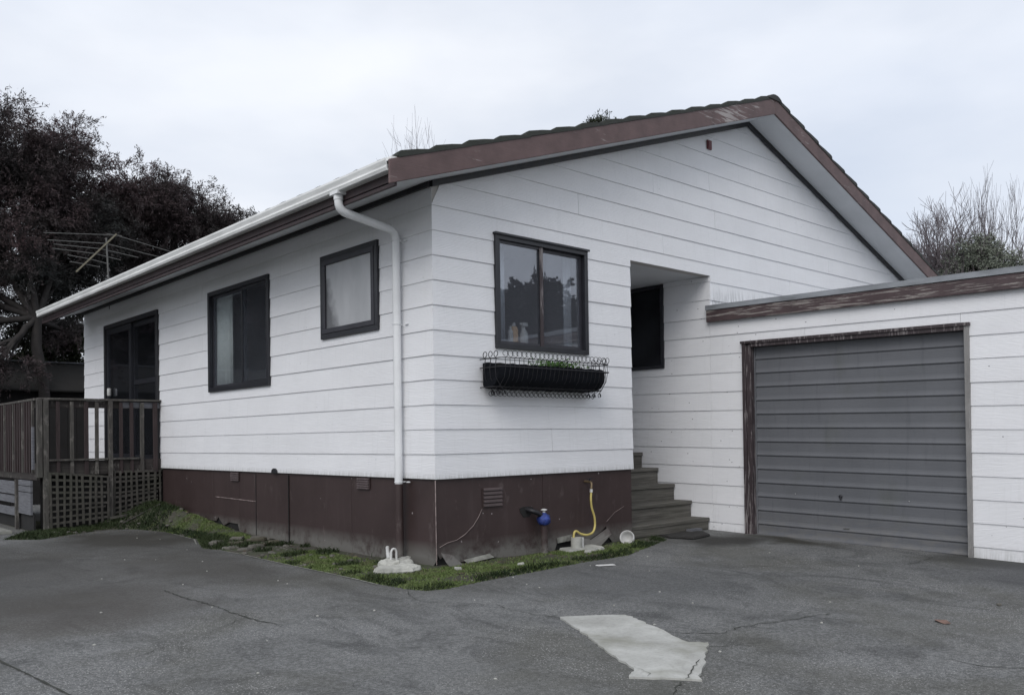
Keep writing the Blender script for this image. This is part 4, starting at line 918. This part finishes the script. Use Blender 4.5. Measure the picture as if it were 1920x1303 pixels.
for i in range(300):
    q = random.random()
    if q < .35: x, y = random.uniform(-.74, -.05), random.uniform(.3, 3.2)
    elif q < .8: x, y = random.uniform(-1.6, -.05), random.uniform(4.7, 5.9)
    else: x, y = random.uniform(-.6, 2.6), random.uniform(-.68, -.02)
    if q > .35 and q < .8 and sdist(x, y) < .01:
        if sdist(x, y) > -.35: crumb(gv, x, y, gz(x, y), random.uniform(.005, .014), .008)
        continue
    if sdist(x, y) < .01: continue
    r_0 = random.choice((.006, .010, .014, .022, .032)) if q < .8 else random.uniform(.004, .012); crumb(gv, x, y, float(lawnz(x, y))-.004, r_0, r_0*.8)
gv.build('gravel', M_stone, kind='stuff')
gv = MB()
for i in range(70): x, y = random.uniform(-3.6, 3.2), random.uniform(-3.5, 4.5); crumb(gv, x, y, gz(x, y), random.uniform(.004, .010), .006)
gv.build('grit', M_concrete, kind='stuff')
# leaf litter on the soil
n = 900; px_ = rng.uniform(-1.7, -.03, n); py_ = rng.uniform(.2, 5.9, n); px_[:260] = rng.uniform(-.5, 2.6, 260); py_[:260] = rng.uniform(-.68, -.03, 260); ok = sdist(px_, py_) > .02; px_, py_ = px_[ok], py_[ok]
leafs('leaf_litter', np.stack([px_, py_, lawnz(px_, py_)+.006], 1), rng.uniform(.015, .05, len(px_)), rng.uniform(.006, .018, len(px_)), simple('leaf_litter', (.10, .078, .052), .9, .5, 9, .2), None, np.stack([rng.normal(size=len(px_)), rng.normal(size=len(px_)), rng.normal(0, .15, len(px_))], 1), kind='stuff')
# white concrete lump with the gully under the downpipe
rock(-.36, .04, .17, .052, 'concrete_lump', M_concrete, 'big pale lump of concrete below the downpipe at the corner', 'concrete', seed=21)
rock(-.22, .26, .15, .066, 'concrete_collar', M_concrete, 'pale rounded concrete collar around the gully under the downpipe', 'concrete', seed=33)
tag(MB().tube([(-.07,.60,-.60),(-.12,.52,-.645)], .017, 12).tube([(-.115,.525,-.64),(-.13,.49,-.68)], .021, 12).build('pipe_stub', M_whitepl), 'broken white plastic pipe stub leaning beside the downpipe foot', 'pipe')
tag(MB().tube([(-.24+.026*math.cos(a), .26, -.60+.035*math.sin(a)) for a in np.linspace(-.3, 3.44, 12)], .010, 6).tube([(-.215,.26,-.61),(-.212,.26,-.66)], .010, 6).tube([(-.265,.26,-.61),(-.268,.26,-.66)], .010, 6).build('pipe_clip', M_whitepl), 'small white plastic pipe clip standing on the concrete collar', 'clip')
# broken sheet bits at the corner and below the tap
_tx = bpy.data.textures.new('lumpy', 'CLOUDS'); _tx.noise_scale = .07
for nm_ in ('concrete_lump', 'concrete_collar'):
    o_ = bpy.data.objects[nm_]; o_.modifiers.clear(); q_ = o_.modifiers.new('sub', 'SUBSURF'); q_.levels = 3; q_.render_levels = 3; q_.subdivision_type = 'SIMPLE'
    q_ = o_.modifiers.new('rough', 'DISPLACE'); q_.texture = _tx; q_.strength = .035; q_.mid_level = .5; q_.texture_coords = 'GLOBAL'
def shard(pts, nrm, th, label, name='sheet_fragment', m=M_skirt):
    a = [Vector(p) for p in pts]; n_ = Vector(nrm).normalized()*th; k = len(a)
    return tag(MB().add(a+[p+n_ for p in a], [list(range(k))[::-1], list(range(k, 2*k))]+[[i, (i+1) % k, (i+1) % k+k, i+k] for i in range(k)]).build(name, m), label, 'fragment')
shard([(.02,-.03,-.60),(.13,-.05,-.63),(.23,-.09,-.735),(.08,-.10,-.735),(.04,-.08,-.68)], (0,-1,.2), .006, 'curled broken piece of brown sheet at the house corner')
shard([(1.66,.0,-.62),(1.84,-.02,-.655),(2.07,-.03,-.56),(2.09,-.06,-.62),(1.90,-.09,-.715),(1.72,-.09,-.73)], (0,-1,.3), .006, 'cracked brown sheet fragment hanging open beside the gully')
shard([(.27,-.015,-.685),(.56,-.012,-.66),(.60,-.03,-.695),(.30,-.03,-.715)], (0,-1,.1), .005, 'thin pale strip showing under the broken front sheet', m=M_edge)
shard([(1.40,.003,-.60),(1.60,.003,-.585),(1.60,.003,-.64),(1.41,.003,-.65)], (0,-1,0), .006, 'grey packing board in the gap left of the tap gully', m=M_edge)
# waste pipe with blue wrapping
pp = thing('waste_pipe', 'brown waste pipe out of the foundation wrapped in blue plastic', 'pipe', (1.15, -.07, -.73))
MB().tube([(1.165, -.075, -.75), (1.165, -.075, -.42)], .034, 14).build('riser', M_skirt, pp)
MB().tube(arc_pts([(1.03, .01, -.315), (1.04, -.06, -.325), (1.10, -.075, -.35), (1.155, -.075, -.39)], .03), .022, 10).build('elbow', M_iron, pp)
mb = MB(); vs = []; n = 16; prof = [(.012, -.055), (.040, -.050), (.058, -.025), (.060, .005), (.046, .035), (.022, .048), (.014, .060)]
for j, (r, z) in enumerate(prof):
    for k in range(n): a = 2*math.pi*k/n; q = r*(1+.14*math.sin(5*a+j)+.08*math.sin(3*a+2*j)); vs.append((1.16+q*math.cos(a), -.08+q*math.sin(a), -.405+z))
mb.add(vs, [[j*n+k, j*n+(k+1) % n, (j+1)*n+(k+1) % n, (j+1)*n+k] for j in range(len(prof)-1) for k in range(n)], True); mb.build('blue_wrap', M_blue, pp)
MB().tube([(1.16, -.08, -.36), (1.16, -.08, -.325)], .012, 8).lathe((1.16, -.08, -.325), [(.028, 0), (.030, .008), (.012, .014)], 10).build('cap', M_whitepl, pp)
# tap and yellow hose
tp = thing('garden_tap', 'old brass garden tap on the brown foundation near the porch', 'tap', (1.80, -.03, -.11))
MB().tube([(1.80, .012, -.095), (1.80, -.055, -.098)], .012, 10).tube(arc_pts([(1.80, -.05, -.098), (1.795, -.085, -.105), (1.785, -.088, -.165)], .02), .011, 10).build('spout', M_brass, tp)
MB().tube([(1.80, -.055, -.098), (1.80, -.058, -.070)], .007, 8).beam((1.765, -.058, -.068), (1.835, -.058, -.066), .010, .008).build('handle', M_iron, tp)
MB().tube([(1.785, -.088, -.165), (1.783, -.088, -.195)], .015, 10).build('hose_connector', M_whitepl, tp)
hp = []; key = [(1.782,-.088,-.195),(1.775,-.09,-.26),(1.785,-.09,-.34),(1.82,-.09,-.43),(1.825,-.09,-.52),(1.78,-.10,-.575),(1.70,-.105,-.590),(1.62,-.10,-.575),(1.56,-.10,-.545),(1.53,-.10,-.555),(1.52,-.10,-.60)]
for i in range(len(key)-1):
    p0 = Vector(key[max(i-1, 0)]); p1 = Vector(key[i]); p2 = Vector(key[i+1]); p3 = Vector(key[min(i+2, len(key)-1)])
    for k in range(5): t_ = k/5; hp.append(.5*((2*p1)+(p2-p0)*t_+(2*p0-5*p1+4*p2-p3)*t_*t_+(3*p1-p0-3*p2+p3)*t_**3))
hp.append(Vector(key[-1])); tag(MB().tube(hp, .0105, 10).build('hose', M_hose), 'short yellow hose hanging from the tap to the drain gully', 'hose')
gl = thing('drain_gully', 'chipped white drain gully on a concrete base below the tap', 'drain', (1.56, -.11, -.73))
MB().tube([(1.545, -.11, -.74), (1.545, -.11, -.60)], .052, 14).build('riser', M_concrete, gl); MB().tube([(1.615, -.12, -.74), (1.615, -.12, -.605)], .016, 8).build('side_pipe', M_whitepl, gl)
rb_ = MB(); rb_.add([(1.36,-.20,-.735),(1.84,-.22,-.735),(1.82,-.04,-.735),(1.38,-.03,-.735),(1.38,-.18,-.695),(1.80,-.20,-.698),(1.80,-.05,-.69),(1.40,-.04,-.69)], [[0,1,5,4],[1,2,6,5],[2,3,7,6],[3,0,4,7],[4,5,6,7]]).build('base', M_concrete, gl)
for i, (x, y, r) in enumerate([(1.58,-.27,.06),(1.46,-.33,.035),(1.70,-.26,.04),(.02,-.25,.035),(.55,-.42,.03)]): rock(x, y, r, .035, 'concrete_chip', M_concrete, ['pale concrete chip directly in front of the drain gully', 'small concrete chip in the grass left of the drain gully', 'concrete chip in the grass right of the drain gully', 'tiny concrete chip in the grass near the house corner', 'lone chip of concrete in the grass below the front vent'][i], 'concrete chip', 'concrete chips in the front grass', seed=60+i)
bw = MB(); vs = []; prof = [(.004, 0), (.045, .004), (.068, .03), (.074, .07), (.070, .10)]
bw.lathe((0, 0, 0), prof+[(.062, .10), (.060, .05), (.004, .02)], 20); bo = bw.build('bowl', M_whitepl); bo.matrix_world = Matrix.Translation((2.27, -.115, -.675)) @ Matrix.Rotation(math.radians(-62), 4, 'Y') @ Matrix.Rotation(math.radians(28), 4, 'X') @ Matrix.Translation((0, 0, -.05)); tag(bo, 'small white bowl tipped over in the grass by the porch steps', 'bowl')
tag(MB().add([(1.04,-.80,-.739),(1.20,-.86,-.740),(1.19,-.90,-.741),(1.05,-.84,-.740)]+[(1.05,-.805,-.731),(1.19,-.86,-.733),(1.18,-.89,-.734),(1.06,-.835,-.732)], [[0,1,5,4],[1,2,6,5],[2,3,7,6],[3,0,4,7],[4,5,6,7]]).build('litter', M_whitepl), 'flattened scrap of white litter on the driveway by the grass', 'litter')
lf = MB(); lf.add([(1.0,-3.60,-.802),(1.03,-3.53,-.790),(1.07,-3.52,-.798),(1.06,-3.59,-.789),(1.02,-3.63,-.797)], [[0,1,2,3,4]]); lfo = lf.build('dead_leaf', simple('brown_leaf', (.16, .10, .08), .8, .3, 20, .2)); tag(lfo, 'single curled brown leaf lying on the open driveway', 'leaf'); lfo.modifiers.new('th', 'SOLIDIFY').thickness = .002
tag(rock(1.816, -3.625, .018, .014, 'pebble', M_stone, 'lone small pebble on the driveway in front of the garage', 'pebble', z=gz(0, -3.6), seed=8), 'lone small pebble on the driveway in front of the garage', 'pebble')
# ------------------------------------------------------------------ television antenna behind the roof
an = thing('television_antenna', 'long slender roof television antenna against the dark tree', 'antenna', (-.02, 8.0, 2.5))
MB().tube([(.0, 8.0, 2.35), (-.045, 8.0, 3.42)], .013, 8).build('mast', M_alum, an)
B0, B1 = Vector((-.47, 8.0, 2.86)), Vector((.10, 8.0, 3.50)); MB().beam(B0, B1, .02, .025, (0, 1, 0)).build('boom', M_alumy, an)
for (t_, l0, l1, dz0, dz1) in [(.97, .98, .10, -.11, .0), (.97, .12, .95, .0, -.16), (.74, .80, .78, -.06, -.10), (.60, .64, .55, -.02, -.06), (.47, .58, .36, .0, -.05), (.33, .30, .28, .02, -.04), (.2, .2, .22, .01, -.02)]:
    c = B0.lerp(B1, t_); MB().tube([c+Vector((-l0, 0, dz0+.0)), c, c+Vector((l1, 0, dz1))], .0065, 6).build('element', M_alum, an)

# ------------------------------------------------------------------ trees
def limb(mb, a, b, r0, r1, bend=.15, n=6, sides=7, g=random):
    a = Vector(a); b = Vector(b); d = b-a; L_ = d.length; o1 = Vector((g.uniform(-1, 1), g.uniform(-1, 1), g.uniform(-.3, 1)))*L_*bend
    pts = []; rs = []
    for i in range(n+1):
        t_ = i/n; p = a+d*t_+o1*(4*t_*(1-t_))*.5+Vector((g.uniform(-1, 1), g.uniform(-1, 1), g.uniform(-1, 1)))*L_*.012*(0 < i < n); pts.append(p); rs.append(r0+(r1-r0)*t_)
    mb.tube(pts, rs, sides, False); return pts
def leafy_tree(name, label, cat, base, fork, blobs, nspray, per, leaf, m_leaf, m_bark, r0=.2, seed=1, droop=-.15, sp_len=.42, spread=.09, group=None, flat=1.0, shell=.55, spines=3, clump=False):
    """blobs: (centre, radii, weight); sprays fill them, limbs run to them"""
    g = random.Random(seed); R_ = np.random.default_rng(seed); t = thing(name, label, cat, base, group)
    tr = MB(); P = limb(tr, base, fork, r0, r0*.7, .12, 7, 9, g); tips = []
    for (c, rad, wgt) in blobs:
        c = Vector(c); s = limb(tr, fork, c, r0*.5, .05, .18, 7, 6, g)
        for _ in range(int(4+wgt*3)):
            k = g.randint(2, 6); d = Vector((g.gauss(0, 1), g.gauss(0, 1), g.gauss(.3, .8))).normalized(); e = c+Vector((d.x*rad[0], d.y*rad[1], d.z*rad[2]))*.60
            q = limb(tr, s[k], e, .04, .010, .15, 5, 5, g); tips.append(q)
    tr.build('trunk', m_bark, t)
    if clump:
        nb_ = []
        for (c, rad, wgt) in blobs:
            m_ = max(3, int(9*math.sqrt(wgt)))
            for _ in range(m_):
                d_ = R_.normal(size=3); d_ /= np.linalg.norm(d_); d_[2] = d_[2]*.8+.15; q_ = R_.uniform(.35, .78); k_ = R_.uniform(.32, .50)
                nb_.append((tuple(np.array(c)+d_*np.array(rad)*q_), (rad[0]*k_*1.15, rad[1]*k_*1.15, rad[2]*k_*.8), wgt/m_))
        blobs = nb_+[(c, tuple(np.array(rad)*.97), wgt*.55) for (c, rad, wgt) in blobs]
    wts = np.array([b[2] for b in blobs], float); wts /= wts.sum(); idx = R_.choice(len(blobs), nspray, p=wts)
    cen = np.array([b[0] for b in blobs])[idx]; rad = np.array([b[1] for b in blobs])[idx]
    d = R_.normal(size=(nspray, 3)); d /= np.linalg.norm(d, axis=1)[:, None]; rr = R_.random(nspray)**shell*R_.uniform(.86, 1.06, nspray); C0 = cen+d*rad*rr[:, None]
    out_ = d*np.array([1, 1, .8])+R_.normal(0, .45, (nspray, 3))+np.array([0, 0, droop]); out_ /= np.linalg.norm(out_, axis=1)[:, None]
    # each spray has a few bending stems with leaves along them
    ns = spines; A = np.repeat(C0, ns, 0); dirs = np.repeat(out_, ns, 0)+R_.normal(0, .5, (nspray*ns, 3)); dirs /= np.linalg.norm(dirs, axis=1)[:, None]
    Ls = sp_len*R_.uniform(.5, 1.25, nspray*ns); pl_ = max(1, per//ns)
    tt = R_.random((nspray*ns, pl_)); pos = A[:, None, :]+dirs[:, None, :]*(tt*Ls[:, None])[:, :, None]; pos[:, :, 2] -= (tt**2)*Ls[:, None]*.25
    pos += R_.normal(0, spread, pos.shape)*(.35+.65*(1-tt))[:, :, None]*.6
    ld = dirs[:, None, :]+R_.normal(0, .6, pos.shape); n = pos.shape[0]*pos.shape[1]
    leafs('crown', pos.reshape(-1, 3), R_.uniform(.6, 1.3, n)*leaf[0], R_.uniform(.6, 1.3, n)*leaf[1], m_leaf, t, ld.reshape(-1, 3).copy())
    # stems
    n2 = nspray*ns; e = A+dirs*Ls[:, None]; e[:, 2] -= Ls*.25; r = np.cross(dirs, R_.normal(size=(n2, 3))); r /= np.linalg.norm(r, axis=1)[:, None]; w_ = .006
    Vv = np.stack([A-r*w_, A+r*w_, e], 1).reshape(-1, 3); k = np.arange(n2)*3; npmesh('twigs', Vv, np.stack([k, k+1, k+2], 1), m_bark, t)
    return t
leafy_tree('dark_tree', 'big dark purplish tree behind the deck at the left edge', 'tree', (.66, 12.0, -1.2), (.05, 12.3, 2.7),
    [((-1.6, 13.4, 5.3), (1.7, 1.6, 1.9), 3), ((-.3, 13.2, 5.7), (1.1, 1.4, 1.35), 2.2), ((.75, 13.2, 5.55), (1.0, 1.3, 1.5), 2.5), ((-.6, 13.0, 4.4), (1.6, 1.5, 1.0), 2.2), ((1.2, 13.4, 4.6), (1.1, 1.3, 1.1), 1.9), ((-1.4, 13, 3.3), (1.0, 1, .7), .5), ((-.3, 12.6, 3.6), (.8, .9, .5), .45), ((.5, 13.2, 3.7), (.8, .9, .5), .4), ((-1.0, 12.8, 2.5), (.9, .9, .5), .3), ((-.7, 11.9, 1.75), (.7, .25, .28), .16), ((.6, 12.9, 2.6), (.4, .4, .5), .15), ((-1.3, 13.2, 3.7), (1.2, 1.0, .7), 1.0), ((.5, 13.6, 3.3), (.9, .8, .6), .7), ((-.7, 13.6, 2.7), (1.1, .8, .6), .6)],
    4200, 70, (.078, .016), M_lf_dark, M_bark, .125, 3, clump=True, sp_len=.36)
leafy_tree('spreading_tree', 'dark spreading tree showing above the gutter behind the house', 'tree', (2.6, 14.2, -1.2), (2.6, 14.2, 3.0),
    [((2.3, 13.8, 5.55), (1.0, 1.3, 1.0), 2.2), ((3.4, 13.8, 5.35), (1.1, 1.3, 1.05), 2.2), ((4.35, 13.8, 5.05), (.75, 1.0, .85), 1.3), ((1.7, 14, 4.6), (1.0, 1.2, .8), 1.0), ((3.0, 14, 4.4), (1.4, 1.2, .7), 1.0), ((4.9, 13.8, 4.65), (.45, .7, .45), .45), ((1.0, 13.8, 3.9), (.9, 1, .6), .3)],
    2300, 72, (.078, .016), M_lf_dark, M_bark, .20, 5, clump=True, sp_len=.36)
leafy_tree('olive_shrub', 'olive green bush behind the shed beside the house corner', 'bush', (1.5, 15.5, -1.2), (1.5, 15.5, .6),
    [((1.3, 15.5, 2.3), (.9, .8, 1.3), 2), ((.6, 15.4, 2.0), (.5, .6, .9), 1)], 420, 70, (.10, .035), M_lf_green, M_bark, .08, 8, sp_len=.3)
leafy_tree('garden_tree', 'grey green leafy treetop over the garage roof', 'tree', (20.5, 3.1, -1.2), (20.5, 3.1, 2.6),
    [((20.5, 3.05, 4.85), (.72, .75, .62), 2), ((20.5, 2.2, 4.45), (.8, .85, .45), 1.1), ((20.5, 3.8, 4.25), (.7, .6, .5), .8), ((20.4, 2.9, 5.3), (.35, .35, .35), .35)], 430, 44, (.09, .028), M_lf_conifer, M_twig, .14, 11, sp_len=.32)
leafy_tree('treetop', 'small dark leafy treetop poking up behind the roof ridge', 'tree', (19.0, 15.0, -1.2), (19.0, 15.0, 7.0),
    [((18.75, 14.6, 11.15), (.75, .5, .45), 2)], 200, 26, (.10, .035), M_lf_green, M_bark, .18, 13, sp_len=.35)

def bare_tree(name, label, base, h, seed, levels=6, spread=.55, r0=.11, lean=(0, 0), nchild=3, cat='tree', group=None, up_=.25, first=.35, top=6.0, width=1.5):
    g = random.Random(seed); t = thing(name, label, cat, base, group); tr = MB(); tw = MB()
    def rec(p, d, L_, r, lv):
        q = p+d*L_; m = p.lerp(q, .5)+Vector((g.uniform(-1, 1), g.uniform(-1, 1), g.uniform(-1, 1)))*L_*.07
        (tr if lv >= 3 else tw).tube([p, m, q], [r, r*.85, r*.68], 6 if lv >= 3 else 3, False)
        if lv == 0: return
        for k in range(nchild if lv > 1 else nchild):
            a = Vector((g.gauss(0, 1), g.gauss(0, 1), g.gauss(0, 1))); nd = (d+a.normalized()*spread*g.uniform(.6, 1.3)+Vector((0, 0, up_))).normalized()
            st_ = q if k == 0 else p.lerp(q, g.uniform(.45, 1)); rec(st_, nd, L_*g.uniform(.66, .86), max(r*.62, .006), lv-1)
    b = Vector(base); d0 = Vector((lean[0], lean[1], 1)).normalized(); rec(b, d0, h*first, r0, levels)
    A_ = np.array(tw.v); kz = (top-base[2])/(np.percentile(A_[:, 2], 99.7)-base[2]); wx = np.percentile(np.abs(A_[:, :2]-np.array(base[:2])), 99, axis=0).max(); kx = width/wx
    for q_ in (tr, tw): q_.v = [(base[0]+(v[0]-base[0])*kx, base[1]+(v[1]-base[1])*kx, base[2]+(v[2]-base[2])*kz) for v in q_.v]
    tr.build('trunk', M_twig, t); tw.build('twigs', M_twig, t); return t
bare_tree('bare_tree', 'wide bare winter tree behind the roof slope, left of the leafy treetop', (21.5, 4.3, -1.2), 6.3, 2, 6, .80, .12, nchild=4, up_=.16, first=.34, top=6.95, width=2.7)
bare_tree('bare_tree', 'low bushy bare tree close behind the lower roof verge', (21.0, 5.1, -1.2), 6.2, 31, 6, .95, .10, nchild=4, up_=.12, top=6.3, width=2.2)
bare_tree('bare_tree', 'tall thin bare tree rising behind the grey green treetop', (23.5, 3.5, -1.2), 7.0, 6, 6, .6, .10, up_=.35, nchild=3, top=7.75, width=2.4)
bare_tree('bare_tree', 'slender bare tree at the far right above the garage roof', (22.5, 1.6, -1.2), 6.1, 9, 6, .6, .09, up_=.3, nchild=3, top=6.9, width=2.3)
bare_tree('bare_tree', 'spindly bare treetop showing over the lower end of the roof', (10.75, 14.2, -1.2), 7.3, 15, 6, .65, .08, nchild=3, up_=.12, first=.42, top=9.62, width=2.1)

# ------------------------------------------------------------------ shed, fence and neighbours
sh = thing('garden_shed', 'low dark shed with brown roof behind the deck', 'shed', (-.6, 13.5, -1.2))
MB().box((-6, 12.4, -1.2), (1.5, 12.5, 1.40)).box((1.4, 12.5, -1.2), (1.5, 14.5, 1.8)).build('wall', M_shed, sh)
MB().add([(-6.2,12.2,1.36),(1.7,12.2,1.36),(1.7,13.4,1.97),(-6.2,13.4,1.97),(-6.2,12.2,1.33),(1.7,12.2,1.33),(1.7,13.4,1.94),(-6.2,13.4,1.94)], [[0,1,2,3],[7,6,5,4],[0,4,5,1],[1,5,6,2],[2,6,7,3],[3,7,4,0]]).build('roof', M_shedroof, sh)
MB().box((-6.2, 13.36, 1.975), (1.7, 13.46, 1.995)).build('ridge_cap', M_palewood, sh)
wn = frame_rect(MB(), 1, .86, 1.30, 1.38, 1.72, .03, 12.13, 12.19).build('window', M_palewood, sh)
MB().box((.89, 12.16, 1.41), (1.27, 12.165, 1.69)).build('pane', M_glassd, wn)
fn = thing('back_fence', 'dark paling fence across the yard behind the deck', 'fence', (-3, 11.4, -.8))
for i in range(46): MB().box((-5.6+i*.152, 11.4, -.85), (-5.6+i*.152+.145, 11.42, 1.02+random.uniform(-.01, .01))).build('paling', M_shed, fn)
MB().box((-5.6, 11.42, .7), (1.4, 11.47, .78)).build('rail', M_shed, fn)
# the far side of the yard, which the window panes reflect
leafy_tree('reflected_tree', 'round dense tree across the drive, mirrored in the kitchen window', 'tree', (17.4, -17.5, -1.5), (17.4, -17.5, 1.2),
    [((17.9, -17.5, 4.2), (2.5, 2.0, 2.1), 3), ((20.3, -17, 3.6), (2.4, 1.6, 1.8), 1.8)], 2300, 50, (.17, .07), M_lf_dark, M_bark, .2, 23, sp_len=.5)
leafy_tree('reflected_tree', 'unseen tall dark tree added opposite the side windows to darken their reflections', 'tree', (-10.0, 26.0, -1.5), (-10, 26, 1.2),
    [((-10.5, 25.5, 4.5), (3.6, 3.6, 4.2), 3), ((-7.5, 31, 4.5), (3.6, 3.0, 4.0), 2), ((-12, 21, 3.2), (2.5, 2.5, 2.8), 1.5)], 2600, 55, (.32, .14), M_lf_dark, M_bark, .2, 29, sp_len=.5)  # unseen tree placed so the side panes mirror dark instead of sky
nb = thing('neighbour_house', 'low neighbouring house across the drive, seen only mirrored in glass', 'house', (15, -16, -1.2))
MB().box((11, -19, -1.2), (26, -15.2, 2.3)).build('wall', simple('neighbour_wall', (.30, .30, .31), .8), nb)
MB().extrude([(-19.6, 2.2), (-14.6, 2.2), (-17.1, 3.5)], 0, 10.4, 26.5).build('roof', M_shedroof, nb)
